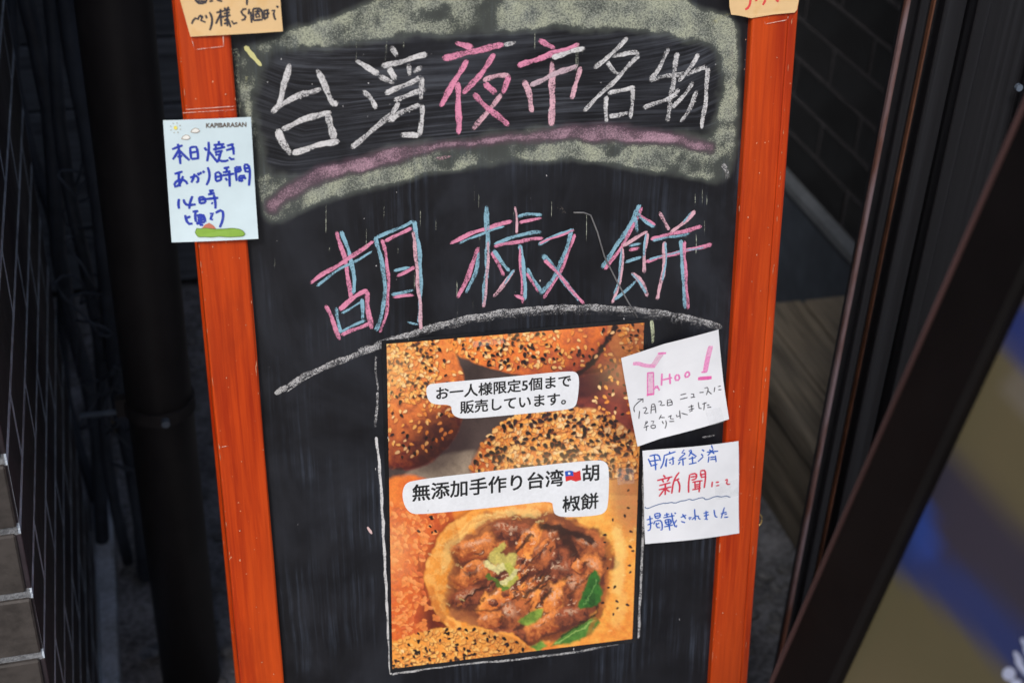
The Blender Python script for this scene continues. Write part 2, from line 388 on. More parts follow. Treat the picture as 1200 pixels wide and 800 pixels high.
# back wall of weathered horizontal boards
bw = empty('board_wall', (0, 2.45, 0)); tag(bw, 'weathered grey board wall in shade behind the black pipe', 'wall')
MB().box((-1.2, 0.0, 0), (1.13, 0.1, 2.6)).build('backing', GROUT_DARK, bw)
z = 0.02; pm = None
while z < 2.5:
    hgt = 0.115
    if pm is None: ob = MB().box((-1.2, -0.016, 0), (1.13, -0.001, hgt), 0.002).build('plank', SIDING, bw); pm = ob.data
    else: ob = bpy.data.objects.new('plank', pm); link(ob, bw)
    ob.location = (random.uniform(-.01, .0), random.uniform(-.002, 0), z); ob.rotation_euler = (random.uniform(.004, .02), 0, 0); z += hgt + 0.006
sw = MB().box((-1.25, 1.582, 0), (-0.62, 2.56, 2.6)).build('side_wall', GROUT_DARK); tag(sw, 'dark rendered side wall beyond the tiled pillar, in deep shade', 'wall')

# right wall, black tiles above a ledge and a plinth
XR = 1.134
rw = empty('tiled_wall', (0, 0, 0)); tag(rw, 'black tiled wall in running bond to the right of the menu board', 'wall')
MB().box((XR+0.0016, 1.135, 0.0), (XR+0.12, 2.449, 2.6)).build('core', simple('grey_black_mortar', (.075, .073, .08), .95, .2, n1=420, var=.3, bmp=.6), rw)
tile_set(rw, TILE_R, 'x', XR+0.006, 1.14, 2.44, 0.285, 1.45, 0.247, 0.068, 1.95, sgn=-1, zref=0.284)
MB().box((XR-0.02, 1.14, 0.262), (XR+0.0055, 2.44, 0.282), 0.002).build('ledge', LEDGE, rw)
MB().box((XR-0.012, 1.14, 0.0), (XR+0.0055, 2.44, 0.2615)).build('plinth', PLINTH, rw)

# low timber step
st = empty('timber_step', (0.88, 1.2, 0)); tag(st, 'low weathered timber step against the black tiled wall', 'step')
pw = (XR - 0.013 - 0.88) / 3
for i in range(3):
    MB().box((i*pw+0.0015, 0, 0.168), ((i+1)*pw-0.0015, 0.676 - 0.004*i, 0.2 - 0.002*(i == 1)), 0.003).build('plank', PLANK, st)
MB().box((0.012, 0.01, 0.0), (0.03, 0.66, 0.1675)).build('riser', PLANK, st)
MB().box((0.02, 0.635, 0.0), (0.23, 0.655, 0.167)).build('riser', PLANK, st)

# unseen pale paving behind the camera, added to reflect light onto the board
rd = MB().box((-30, -40, 0.0), (30, 0.35, 0.02)).build('street_bounce', simple('pale_paving', (.30, .29, .28), .85, .3, n1=30, var=.2)); tag(rd, kind='structure')
# kerb strip, gravel
kb = MB().box((-0.131, 1.0, 0.0), (-0.103, 1.84, 0.03), 0.003).build('kerb_strip', KERB); tag(kb, 'narrow grey concrete kerb strip on the gravel beside the tiled pillar', 'kerb')
def pebble(r, seed):
    rr = random.Random(seed); V = []; Fc = []
    ph = (1+5**.5)/2
    for v in [(-1,ph,0),(1,ph,0),(-1,-ph,0),(1,-ph,0),(0,-1,ph),(0,1,ph),(0,-1,-ph),(0,1,-ph),(ph,0,-1),(ph,0,1),(-ph,0,-1),(-ph,0,1)]:
        q = Vector(v).normalized() * r * rr.uniform(.75, 1.2); V.append((q.x*1.2, q.y, q.z*.6))
    Fc = [(0,11,5),(0,5,1),(0,1,7),(0,7,10),(0,10,11),(1,5,9),(5,11,4),(11,10,2),(10,7,6),(7,1,8),(3,9,4),(3,4,2),(3,2,6),(3,6,8),(3,8,9),(4,9,5),(2,4,11),(6,2,10),(8,6,7),(9,8,1)]
    return V, Fc
V = []; Fc = []
for i in range(2600):
    x = random.uniform(-0.25, 0.86); y = random.uniform(0.95, 2.42)
    if -0.14 < x < -0.09 and y < 1.86: continue
    r = random.choice((.003, .004, .006, .006, .011)) * random.uniform(.7, 1.3); v, f = pebble(r, i); a = random.uniform(0, 6.3); n0 = len(V)
    V += [(x + q[0]*math.cos(a) - q[1]*math.sin(a), y + q[0]*math.sin(a) + q[1]*math.cos(a), r*.3 + q[2]) for q in v]; Fc += [tuple(n0+k for k in t) for t in f]
tag(mesh('gravel', V, Fc, STONE, smooth=False), 'small grey gravel stones scattered over the dark ground', 'gravel', kind='stuff')

# black downpipe with its clamp
PX, PY, PR = -0.0125, 1.418, 0.0375
dp = empty('downpipe', (PX, PY, 0)); tag(dp, 'thick black downpipe standing between the tiled pillar and the menu board', 'pipe')
MB().tube([(0,0,0.0),(0,0,0.62),(0,0,1.3),(0,0,2.4)], PR, 40).build('pipe', PIPE, dp, True)
zc = at(190, 492, 1, PY-PR)[2]
band = MB()
for k in range(40):
    pass
V = []; Fc = []; K = 40
for k in range(K):
    a = 2*math.pi*k/K
    for r_, zz in ((PR-.001, -.008), (PR+.003, -.008), (PR+.003, .008), (PR-.001, .008)): V.append((r_*math.cos(a), r_*math.sin(a), zz))
for k in range(K):
    b = ((k+1) % K)*4; a = k*4
    for q in range(4): Fc.append((a+q, b+q, b+(q+1) % 4, a+(q+1) % 4))
cl = fix(mesh('clamp', V, Fc, PIPE, dp, loc=(0, 0, zc)))
MB().tube([(0.004, -PR-.002, 0), (0.004, -PR-.010, 0)], .005, 8).build('bolt', STEEL, cl)
MB().box((-PR-.012, -.006, -.012), (-PR+.001, .006, .012)).build('lug', PIPE, cl)
rod = MB()
a = at(95, 487, 1, 1.44); b = at(158, 480, 1, 1.425)
rod.tube([a, b], 0.0035, 8); ro = rod.build('bracket_rod', STEEL); tag(ro, 'thin steel rod running from the tiled pillar to the black pipe clamp', 'rod')

# bundle of cables behind
names = ['thickest blue-black cable hanging just left of the pipe', 'dark cable hanging second from the pipe in the bundle', 'slack dark cable in the middle of the bundle behind the pillar',
         'thin dark cable close to the far corner of the tiled pillar', 'thin dark cable furthest back in the bundle', 'loosely bowed dark cable beside the pillar']
spec = [(-.062, 1.62, .011, .004), (-.088, 1.66, .008, .006), (-.112, 1.70, .010, .008), (-.150, 1.72, .006, .004), (-.10, 1.9, .005, .01), (-.135, 1.80, .008, .012)]
for nm, (x, y, r, wob) in zip(names, spec):
    ph = random.uniform(0, 6)
    pts = [(x + wob*math.sin(ph + t*1.3) , y + wob*math.cos(ph*2 + t*.9), 0.01 + t*2.4/24) for t in range(25)]
    tag(MB().tube(pts, r, 8).build('hanging_cable', CABLE, smooth=True), nm, 'cable', 'cables hanging beside the tiled pillar')
for k, nm in enumerate(['tangled loop of thin wire low in the cable bundle', 'tangled loop of thin wire higher up in the cable bundle', 'curly thin wire nearest the black pipe']):
    pts = []; cx, cy, cz = [(-.09, 1.60, .42), (-.075, 1.64, .56), (-.058, 1.56, .33)][k]
    rr = random.Random(k); 
    for t in range(60):
        an = t*.42; pts.append((cx + .022*math.sin(an*1.1 + k) + .008*math.sin(an*2.7), cy + .02*math.cos(an*.9), cz + .09*math.sin(t*.12 + k) + .03*math.cos(an*1.4)))
    tag(MB().tube(pts, .0018, 6).build('thin_wire', CABLE, smooth=True), nm, 'wire', 'tangled wires in the cable bundle')
bx = MB().box((-.022, -.012, 0), (.022, .012, .028), .003).build('wood_block', simple('pale_wood_block', (.13, .095, .05), .8, n1=60), loc=(-.098, 1.99, .002)); tag(bx, 'small pale wood block lying on the ground below the cables', 'block')
pc = at(180, 765, 2, 0.012)
V = []; Fc = []
for i in range(9):
    for j in range(6): V.append(((i-4)*.005, (j-2.5)*.0035, .006*math.sin(i*1.3+j)*random.uniform(.4, 1)+.006))
for i in range(8):
    for j in range(5): Fc.append((i*6+j, (i+1)*6+j, (i+1)*6+j+1, i*6+j+1))
o = mesh('plastic_scrap', V, Fc, flat('bluish_plastic', (.13, .15, .19), .4), loc=tuple(pc)); o.rotation_euler = (0, 0, .5); tag(o, 'crumpled bluish plastic scrap on gravel at the foot of the black pipe', 'litter')

# ------------------------------------------------------------------ menu board
RB = Matrix(((1, 0, 0), (0, -NB[1], UP[1]), (0, -NB[2], UP[2])))     # local x right, y away, z up the board
V0 = -0.815; HF = 0.008
def wpos(u, h, v): return P0 + np.array([1, 0, 0])*u + NB*h + UP*v
mbd = empty('menu_board', wpos(0, 0, V0), RB)
tag(mbd, 'folding chalkboard sign with orange wooden frame and chalk Japanese lettering', 'menu board')
UL0, UL1, UR0, UR1, VT = -0.2262, -0.1897, 0.2075, 0.2456, 0.40
def L(u, h, v): return (u, -h, v - V0)
def ordered(P, nx, ny, name, mat, parent, attrs): return gridmesh(name, P, nx, ny, mat, parent, attrs)

def inside(poly, pts):
    x, y = pts[:, 0], pts[:, 1]; c = np.zeros(len(pts), bool); j = len(poly)-1
    for i in range(len(poly)):
        xi, yi = poly[i]; xj, yj = poly[j]
        with np.errstate(divide='ignore', invalid='ignore'):
            t = ((yi > y) != (yj > y)) & (x < (xj-xi)*(y-yi)/(yj-yi+1e-12)+xi)
        c ^= t; j = i
    return c
def sdist(poly, pts, closed=True):
    d = np.full(len(pts), 1e9); K = len(poly)
    for i in range(K if closed else K-1):
        a = np.array(poly[i], float); b = np.array(poly[(i+1) % K], float); ab = b-a
        t = np.clip(((pts-a)@ab)/(ab@ab+1e-12), 0, 1); d = np.minimum(d, np.hypot(*(pts-a-t[:, None]*ab).T))
    return np.where(inside(poly, pts), d, -d) if closed else d
def smooth(e0, e1, x):
    t = np.clip((x-e0)/(e1-e0), 0, 1); return t*t*(3-2*t)
def chaikin(p, n=2, closed=False):
    p = [tuple(map(float, q)) for q in p]
    for _ in range(n):
        q = [] if closed else [p[0]]
        for i in range(len(p) if closed else len(p)-1):
            a, b = p[i], p[(i+1) % len(p)]
            q += [(a[0]*.75+b[0]*.25, a[1]*.75+b[1]*.25), (a[0]*.25+b[0]*.75, a[1]*.25+b[1]*.75)]
        if not closed: q.append(p[-1])
        p = q
    return p
def proj_uv(u, v, h=0):
    p = P0 + np.outer(u, [1, 0, 0]) + NB*h + np.outer(v, UP) - CAM; c = p @ M
    return np.stack([600 + F*c[:, 0]/-c[:, 2], 400 - F*c[:, 1]/-c[:, 2]], -1)
def vnoise(x, y, s, seed):
    r = np.random.default_rng(seed); T = r.random((64, 64)); X = x*s; Y = y*s
    xi = np.floor(X).astype(int); yi = np.floor(Y).astype(int); fx = X-xi; fy = Y-yi; fx = fx*fx*(3-2*fx); fy = fy*fy*(3-2*fy)
    g_ = lambda i, j: T[i % 64, j % 64]
    return (g_(xi, yi)*(1-fx)+g_(xi+1, yi)*fx)*(1-fy)+(g_(xi, yi+1)*(1-fx)+g_(xi+1, yi+1)*fx)*fy
def fbm(x, y, s, seed, o=4):
    t = 0; a = .5; w_ = 0
    for k in range(o): t = t + a*vnoise(x, y, s*2**k, seed+k); w_ += a; a *= .55
    return t/w_

INNER = chaikin([(345,62),(420,50),(500,42),(620,37),(740,38),(805,46),(836,60),(843,95),(840,130),(832,160),(790,151),(700,147),(600,150),(500,165),(430,182),(370,202),(345,207),(322,200),(311,170),(300,140),(300,100),(318,75)], 2, True)
OUTER = chaikin([(276,55),(300,52),(345,30),(420,6),(470,-20),(560,-40),(780,-42),(800,-5),(835,10),(870,18),(868,120),(862,200),(845,220),(815,214),(760,203),(700,192),(640,190),(560,197),(500,207),(430,225),(370,243),(330,264),(308,266),(300,230),(290,180),(277,100)], 2, True)
nx, ny = 330, 860
U, Vv = np.meshgrid(np.linspace(UL1-.004, UR0+.004, nx), np.concatenate([np.linspace(-.80, -.35, 120), np.linspace(-.3495, VT-.02, ny-120)]))
U = U.ravel(); Vv = Vv.ravel(); pp = proj_uv(U, Vv)
wob = np.stack([(fbm(U, Vv, 60, 3)-.5)*11, (fbm(U, Vv, 60, 9)-.5)*11], -1); pw_ = pp + wob
so, si = sdist(OUTER, pw_), sdist(INNER, pw_)
green = smooth(-3, 7, so) * smooth(6, -8, si+7*(fbm(U, Vv, 90, 51)-.5)*2)
blot = smooth(.54, .74, fbm(U, Vv, 30, 21)); green = green*(1-.35*blot)
kn = smooth(24, 8, np.hypot(pp[:, 0]-330, (pp[:, 1]-72)*1.2)); green = green*(1-.85*kn)
pinkline = chaikin([(318,242),(345,218),(400,198),(480,178),(560,165),(640,157),(720,155),(790,162),(832,174)], 2)
dpk = sdist(pinkline, pw_, False); hw = 7.5 + 2.5*np.sin(pp[:, 0]*.02) + 5*(fbm(U, Vv, 45, 33)-.5)
pink = smooth(5, -5, dpk-hw)*(.72+.5*fbm(U, Vv, 70, 35))
inn = smooth(-9, 6, si)
green = green*(1-.55*pink)
gridmesh('chalkboard_panel', np.stack([U, -0*U, Vv-V0], -1), nx, ny, BOARD, mbd, {'mask': np.stack([green, pink, inn], -1), 'ring': sdist(INNER, pp)/1440.0}, False)
MB().box(L(UL1-.004, -.001, -.80), L(UR0+.004, -.008, VT-.02)).build('backing_panel', BLACKFRAME, mbd)

def stile(name, ua, ub, va, vb, parent, groove=None, H=HF, back=-.014):
    """moulded frame member running up the board"""
    w_ = ub-ua; e = .0016
    prof = [(ua, back), (ua, H-e), (ua+e*.4, H-e*.4), (ua+e, H)]
    if groove:
        for gpos in groove: prof += [(ua+gpos-.0012, H), (ua+gpos, H-.0009), (ua+gpos+.0012, H)]
    prof += [(ub-e, H), (ub-e*.4, H-e*.4), (ub, H-e), (ub, back)]
    V = []; n_ = 26; Fc = []
    for k in range(n_):
        v = va + (vb-va)*k/(n_-1)
        for (u, h) in prof: V.append(L(u+random.uniform(-.0002, .0002), h+random.uniform(-.00012, .00012), v))
    m = len(prof)
    for k in range(n_-1):
        for q in range(m): q2 = (q+1) % m; Fc.append((k*m+q, k*m+q2, (k+1)*m+q2, (k+1)*m+q))
    Fc.append(tuple(range(m))); Fc.append(tuple((n_-1)*m+q for q in range(m)))
    return fix(mesh(name, V, Fc, WOOD, parent))
sL = stile('stile', UL0, UL1, V0, VT+.015, mbd); tag(sL, 'left upright of the orange frame')
sR = stile('stile', UR0, UR1, V0, VT+.015, mbd, [.0305]); tag(sR, 'right upright of the orange frame, grooved near its outer edge')
MB().box(L(UL1+.0004, .007, VT-.022), L(UR0-.0004, -.014, VT+.014), .0015).build('top_rail', WOOD, mbd)
MB().box(L(UL1+.0004, .007, V0+.09), L(UR0-.0004, -.014, V0+.05), .0015).build('bottom_rail', WOOD, mbd)
# rear frame swings back from the top hinge
rear = empty('rear_frame'); rear.parent = mbd; rear.location = (0, .016, VT-V0-.01); rear.rotation_euler = (math.radians(8.0), 0, 0)
for u0, u1 in ((UL0, UL1), (UR0, UR1)): MB().box((u0, 0, -1.195), (u1, .02, 0), .002).build('rear_leg', WOOD, rear)
MB().box((UL1+.001, .002, -1.0), (UR0-.001, .018, -.95), .002).build('rear_rail', WOOD, rear)
MB().box((UL1+.001, .008, -.94), (UR0-.001, .012, -.02)).build('rear_panel', BLACKFRAME, rear)
rear.name = 'rear_frame'
# small brass hook on the right side of the frame
hk = brd(888, 612, 0.0); pts = []
for t in range(18):
    an = -1.6 + t*.26; pts.append((UR1 + .004 + .0035*math.cos(an), .004, hk[1]-V0 + .006*math.sin(an)))
pts = [(UR1-.002, .004, hk[1]-V0+.012)] + [(UR1+.003, .004, hk[1]-V0+.010)] + pts[::-1][2:]
MB().tube(pts, .0009, 6).build('hook', BRASS, mbd, True)

def ribbon(strokes, h, name, mat, parent, org=(0, 0, V0), hfun=None, rough=0.0, seed=1, taper=.5, edge=.55, dh=1.2e-5, ends=.75):
    """strokes: list of (pixel points, width in px, colour, cover)"""
    rr = random.Random(seed); V = []; Fc = []; C = []; K = []
    for si_, (pts, wd, colr, cov) in enumerate(strokes):
        p = np.array(chaikin(pts, 2))
        if mat is CHALK and wd > 2.4: p = p+np.stack([np.sin(p[:, 1]*.17+si_*2.1), np.sin(p[:, 0]*.19+si_*1.3)], -1)*.55
        uv = brd(p[:, 0], p[:, 1], h)
        seg = np.hypot(*np.diff(uv, axis=0).T); L_ = np.concatenate([[0], np.cumsum(seg)]); tot = L_[-1]
        if tot < 1e-6: continue
        m = max(3, int(tot/.0018)); s = np.linspace(0, tot, m); q = np.stack([np.interp(s, L_, uv[:, 0]), np.interp(s, L_, uv[:, 1])], -1)
        t = np.gradient(q, axis=0); t /= np.hypot(*t.T)[:, None]+1e-12; nr = np.stack([-t[:, 1], t[:, 0]], -1)
        hwid = wd*(1.10 if mat is CHALK and wd > 2.4 else 1.2 if mat is INK and wd < 2.6 else 1)/1440/2; n0 = len(V); across = (-1, -.72, 0, .72, 1)
        ph = rr.uniform(0, 9); p1, p2 = rr.uniform(.96, 1.12), rr.uniform(.90, 1.12)
        for i in range(m):
            f = min(s[i], tot-s[i])/max(hwid, 1e-6); tp = 1 - (1-taper)*max(0, 1-f)
            wv = hwid*tp*(1 + (.15*math.sin(s[i]*230+ph)+.07*math.sin(s[i]*610+2*ph) if mat is CHALK and wd > 2.4 else 0) + rough*(.5*math.sin(s[i]*900+ph)+.5*math.sin(s[i]*2300+ph*2)) )
            for k, a_ in enumerate(across):
                e_ = wv*(1+rough*rr.uniform(-.5, .5)) if abs(a_) == 1 else wv
                u, v = q[i]+nr[i]*a_*e_; hh = h + si_*dh + (hfun(u, v) if hfun else 0)
                V.append((u-org[0], -(hh-org[1]), v-org[2])); C.append(colr)
                pr = 1 if mat is not CHALK else (p1+(p2-p1)*s[i]/tot)*(1+.06*math.sin(s[i]*300+ph)); side = 1 if mat is not CHALK else 1+.10*a_*math.sin(ph)
                K.append(cov*(edge if abs(a_) == 1 else 1)*(ends if i in (0, m-1) else 1)*pr*side)
        for i in range(m-1):
            for k in range(4): Fc.append((n0+i*5+k, n0+i*5+k+1, n0+(i+1)*5+k+1, n0+(i+1)*5+k))
    return mesh(name, V, Fc, mat, parent, attrs={'ink': np.array(C), 'cover': np.array(K)})

def X(o, s, lst, wd, colr, cov):
    out = []
    for st_ in lst:
        w2, c2, k2 = wd, colr, cov
        if isinstance(st_, tuple): st_, w2, c2 = st_[0], st_[1] or wd, (st_[2] if st_[2] is not None else colr)
        out.append(([(o[0]+x/s, o[1]+y/s) for x, y in st_], w2, c2, k2))
    return out
WHT = (0.66, 0.66, 0.68); PNK = (0.72, 0.27, 0.42); PNK2 = (0.70, 0.42, 0.50); BLU = (0.26, 0.47, 0.60); YEL = (0.62, 0.60, 0.28)
A = ((240, 30), 4.705); B = ((180, 0), 3.333); Cc = ((500, 0), 2.727); D = ((340, 220), 4.0); E_ = ((600, 220), 4.0)
chars = []
chars.append(('white chalk character at the start of the title', X(*A, [[(468,205),(445,300),(415,420),(400,460)],[(372,485),(400,450),(440,425),(520,385),(640,350)],[(620,245),(660,330),(712,440)],[(700,442),(730,418)],
  ([(402,572),(425,640),(475,712)],8,None),[(425,575),(540,520),(620,492),(695,480)],([(678,485),(695,560),(712,632)],8.5,None),[(478,708),(600,665),(745,634)]], 6.6, WHT, .62)))
chars.append(('white chalk character second in the title', X(*B, [[(790,238),(880,290)],[(880,300),(940,325)],[(815,352),(850,380),(868,428)],[(772,578),(860,505),(935,440)],[(930,183),(950,225)],[(890,262),(980,238),(1070,210)],
  [(915,262),(945,312)],[(995,250),(1003,300)],[(905,365),(980,335),(1045,300)],[(1015,285),(1048,260)],[(938,392),(1000,370),(1062,348)],[(1045,300),(1045,390)],[(955,400),(930,450),(920,475)],[(920,475),(980,430),(1045,408)],[(1047,408),(1048,470),(1040,532)],[(1040,532),(960,525)]], 6, WHT, .60)))
chars.append(('pink chalk character third in the title', X(*Cc, [[(90,135),(150,155)],([(48,188),(150,165),(250,142)],7,None),([(245,143),(285,138)],6,WHT),[(130,190),(90,260),(42,340)],[(98,262),(102,340),(102,430)],[(215,172),(185,225),(115,300)],
  ([(180,258),(225,242),(265,240)],6,PNK2),[(265,242),(240,300)],([(240,300),(205,345),(147,415)],6,PNK2),[(185,265),(225,300)],[(148,300),(200,350),(262,402)]], 6.6, PNK, .62)))
chars.append(('pink chalk character fourth in the title', X(*Cc, [[(357,127),(410,157)],[(290,212),(380,180),(490,145)],([(400,185),(450,168),(505,155)],6,WHT),([(400,195),(402,300),(400,402)],7.5,PNK2),([(310,255),(328,300),(338,362)],6.5,PNK2),([(330,275),(400,240),(485,210)],6,(.55,.42,.48)),([(490,215),(478,270),(462,318)],6,PNK2)], 6.6, PNK, .61)))
chars.append(('white chalk character fifth in the title', X(*Cc, [[(640,118),(600,170),(532,218)],[(590,182),(640,168),(682,170)],[(680,175),(610,250),(500,355)],[(575,195),(605,240),(625,235)],[(573,305),(573,392)],[(580,300),(665,278)],[(660,282),(652,380)],[(580,372),(650,362)]], 5.2, WHT, .58)))
chars.append(('white chalk character last in the title', X(*Cc, [[(775,155),(745,215),(712,258)],[(712,258),(770,243),(830,235)],([(800,165),(790,250),(768,392)],6,None),[(690,345),(750,325),(805,298)],[(868,172),(840,220),(805,262)],[(825,240),(898,212)],[(897,212),(895,300),(878,412)],[(852,262),(820,310),(782,345)],[(865,288),(845,340),(812,392)],[(800,285),(805,300)]], 5.4, WHT, .57)))
chars.append(('large pink and blue chalk character on the left', X(*D, [[(215,205),(260,330),(285,520)],([(240,200),(275,300),(300,400),(298,500)],4.5,BLU),[(95,448),(170,390),(260,345),(390,250)],([(122,465),(200,400),(300,345),(385,300)],3.2,BLU),
  [(165,548),(200,620),(232,715)],([(230,572),(280,522),(365,478)],6,None),([(358,480),(365,570),(380,662)],6,None),[(240,692),(310,660),(385,632)],([(215,560),(235,685)],4,BLU),([(240,590),(335,535)],3,BLU),([(338,520),(338,620)],4.5,BLU),([(235,675),(355,618)],3.5,BLU),
  ([(400,230),(425,330),(447,440),(438,570),(400,675)],5,BLU),([(430,240),(455,340),(462,480),(450,600),(420,680)],4,None),([(395,232),(490,200),(580,155)],4.2,BLU),([(445,255),(500,218),(570,190)],4.5,None),([(580,155),(605,280),(612,420),(605,632)],5,BLU),([(575,200),(592,330),(597,450),(612,560),(612,668)],4.2,PNK2),
  ([(485,392),(560,370)],3.5,BLU),([(495,415),(590,370)],4,None),([(472,500),(585,480)],4,BLU),([(480,510),(580,503)],3.5,None),([(550,628),(605,640)],2.5,BLU)], 5, PNK, .64)))
chars.append(('large pink and blue chalk character in the middle', X(*D, [([(750,262),(850,210),(1040,155)],5,None),([(790,262),(900,215),(1005,180)],3,BLU),([(918,85),(928,250),(922,400),(905,560)],6,BLU),([(930,250),(925,400),(908,565)],3.5,PNK2),
  ([(880,280),(850,380),(785,515)],6,None),([(888,300),(868,410),(825,495)],4.5,BLU),[(942,300),(970,350),(1005,412)],([(950,292),(1030,392)],4.5,BLU),([(1050,385),(1000,460),(950,512)],5,PNK2),([(1052,380),(1003,455)],3,BLU)], 4.6, PNK, .63)
  + X(*E_, [([(15,85),(22,160),(24,215)],3,PNK2),([(25,140),(80,120),(140,127)],4.2,BLU),([(30,165),(80,150),(140,144)],3.6,None),([(-85,265),(60,212),(142,208)],4.5,BLU),([(-85,275),(60,245),(145,236)],4.5,None),([(38,265),(52,370),(62,450),(57,530)],5,BLU),([(35,280),(45,450),(52,545)],3,None),([(10,503),(57,522)],4,None),([(70,375),(100,430),(135,490)],4.5,BLU),([(66,400),(95,450),(125,490)],3,None),
  ([(122,265),(200,225),(290,195)],4.5,BLU),([(130,262),(210,228),(290,200)],2.8,None),([(280,205),(240,330),(190,430),(132,500)],5.5,BLU),([(292,215),(255,335),(210,425),(145,518)],4,None),([(140,310),(200,380),(260,460),(320,530)],6,BLU),([(150,335),(215,400),(270,470),(338,545)],4,None)], 4.6, PNK, .62)))
chars.append(('large pink and blue chalk character on the right', X(*E_, [([(600,80),(540,200),(420,375)],6,BLU),([(610,90),(560,200),(490,310),(435,388)],4.5,None),([(575,112),(620,150),(672,185)],5,BLU),([(600,125),(672,178)],3,None),([(572,130),(590,208)],4.5,BLU),([(510,275),(570,240),(635,205)],4.5,PNK2),([(516,280),(515,400),(490,480),(470,542)],4.5,PNK2),([(512,280),(508,400),(480,500)],3,BLU),([(633,210),(622,300),(617,400)],4.5,PNK2),([(628,215),(616,330)],2.6,BLU),([(545,290),(600,286)],4,None),([(548,275),(605,262)],3,BLU),([(525,352),(605,322)],4,BLU),
  ([(560,395),(600,430),(640,512)],6,PNK2),([(556,398),(600,440),(630,500)],3,BLU),([(475,530),(530,480),(582,438)],4,BLU),([(688,115),(715,165),(740,200)],4.5,PNK2),([(856,105),(820,160),(740,208)],5,PNK2),([(845,108),(800,165)],2.6,BLU),([(650,240),(760,215),(890,182)],5,None),([(655,246),(740,232),(835,215)],3.5,BLU),([(625,345),(750,310),(940,265)],5,None),([(640,338),(760,303),(900,278)],2.6,BLU),([(712,250),(715,340),(700,440),(677,525)],5,PNK2),([(720,255),(722,340),(705,440)],2.6,BLU),([(790,240),(800,380),(812,565)],5,BLU),([(806,250),(812,380),(824,572)],4,None)], 4.6, PNK, .62)))
HC = .00025
for i, (lab, stx) in enumerate(chars):
    o = ribbon(stx, HC, 'chalk_character', CHALK, mbd, rough=.06, seed=10+i); tag(o, lab)
arc = [(325,460),(345,447),(385,428),(450,403),(520,378),(600,364),(680,359),(760,364),(815,374),(846,384)]
o = ribbon([(arc, 8.5, WHT, .50), ([(420,412),(480,392),(560,372),(640,364),(720,364),(790,374),(840,384)], 11, WHT, .42), ([(322,461),(336,452)], 8, (.45,.45,.46), .62), ([(336,459),(352,448),(372,436)], 1.6, WHT, .5)], HC, 'chalk_arc', CHALK, mbd, rough=.06, seed=3, ends=.95)
tag(o, 'thick white chalk arc above the poster')
o = ribbon([([(440,415),(441,440),(443,458)],2.6,WHT,.45),([(443,458),(441,480),(440,502)],3.2,WHT,.5),([(441,512),(446,560),(449,620),(452,680),(455,740),(458,790)],3.4,WHT,.62),([(458,790),(500,783),(545,777),(646,769),(743,750)],3.4,WHT,.55),([(751,520),(755,590),(752,660),(748,748)],3.4,WHT,.55),([(764,374),(765,402)],4.5,(.55,.6,.42),.6),([(751,505),(750,530)],5,(.4,.45,.35),.6)], HC, 'chalk_outline', CHALK, mbd, rough=.06, seed=5)
tag(o, 'thin white chalk line around the poster')
for q_ in [([(287,55),(296,65),(306,77)],4.2,YEL,.95),([(276,55),(276,90),(279,140)],9,(.42,.46,.36),.42),([(288,88),(289,140)],4,(.5,.52,.3),.4),([(835,28),(848,20),(858,18)],5,YEL,.4),([(858,30),(858,80),(856,140)],4,(.45,.45,.38),.42)]: ribbon([q_], HC, 'chalk_dash', CHALK, mbd, rough=.15, seed=6)
# drips and specks of chalk
dr = []; rr = random.Random(5)
for _ in range(46):
    x = rr.uniform(300, 850); y = rr.choice((rr.uniform(30, 60), rr.uniform(215, 300), rr.uniform(215, 260), rr.uniform(300, 360)))
    l = rr.uniform(6, 34); dr.append(([(x, y), (x + rr.uniform(-.6, .6), y+l/2), (x - l*.01, y+l)], rr.uniform(.7, 1.4), (.40, .43, .36), rr.uniform(.36, .6)))
for _ in range(70):
    x = rr.uniform(310, 850); y = rr.uniform(50, 790); l = rr.uniform(.8, 3); dr.append(([(x, y), (x+rr.uniform(-.5, .5), y+l)], rr.uniform(.9, 1.8), (.5, .5, .52), rr.uniform(.45, .8)))
dr += [([(430,616),(436,624)],3,(.7,.5,.5),.7),([(654,240),(658,246),(664,250)],6,(.4,.35,.3),.4),([(846,190),(852,200),(851,210)],6,WHT,.45),([(510,185),(530,183)],4,PNK2,.5),([(905,0),(906,1)],1,WHT,.2)]
o = ribbon(dr, HC, 'chalk_specks', CHALK, mbd, seed=8, rough=.3); tag(o, kind='stuff')
wp = [(672,249),(684,249),(692,252),(700,272),(708,300),(722,328),(735,352),(747,372)]
uv = brd(np.array([p[0] for p in wp]), np.array([p[1] for p in wp]), .001)
MB().tube([L(u, .0014, v) for u, v in uv], .0007, 6).build('thin_grey_cord', simple('grey_cord', (.14, .14, .145), .6), mbd, True)
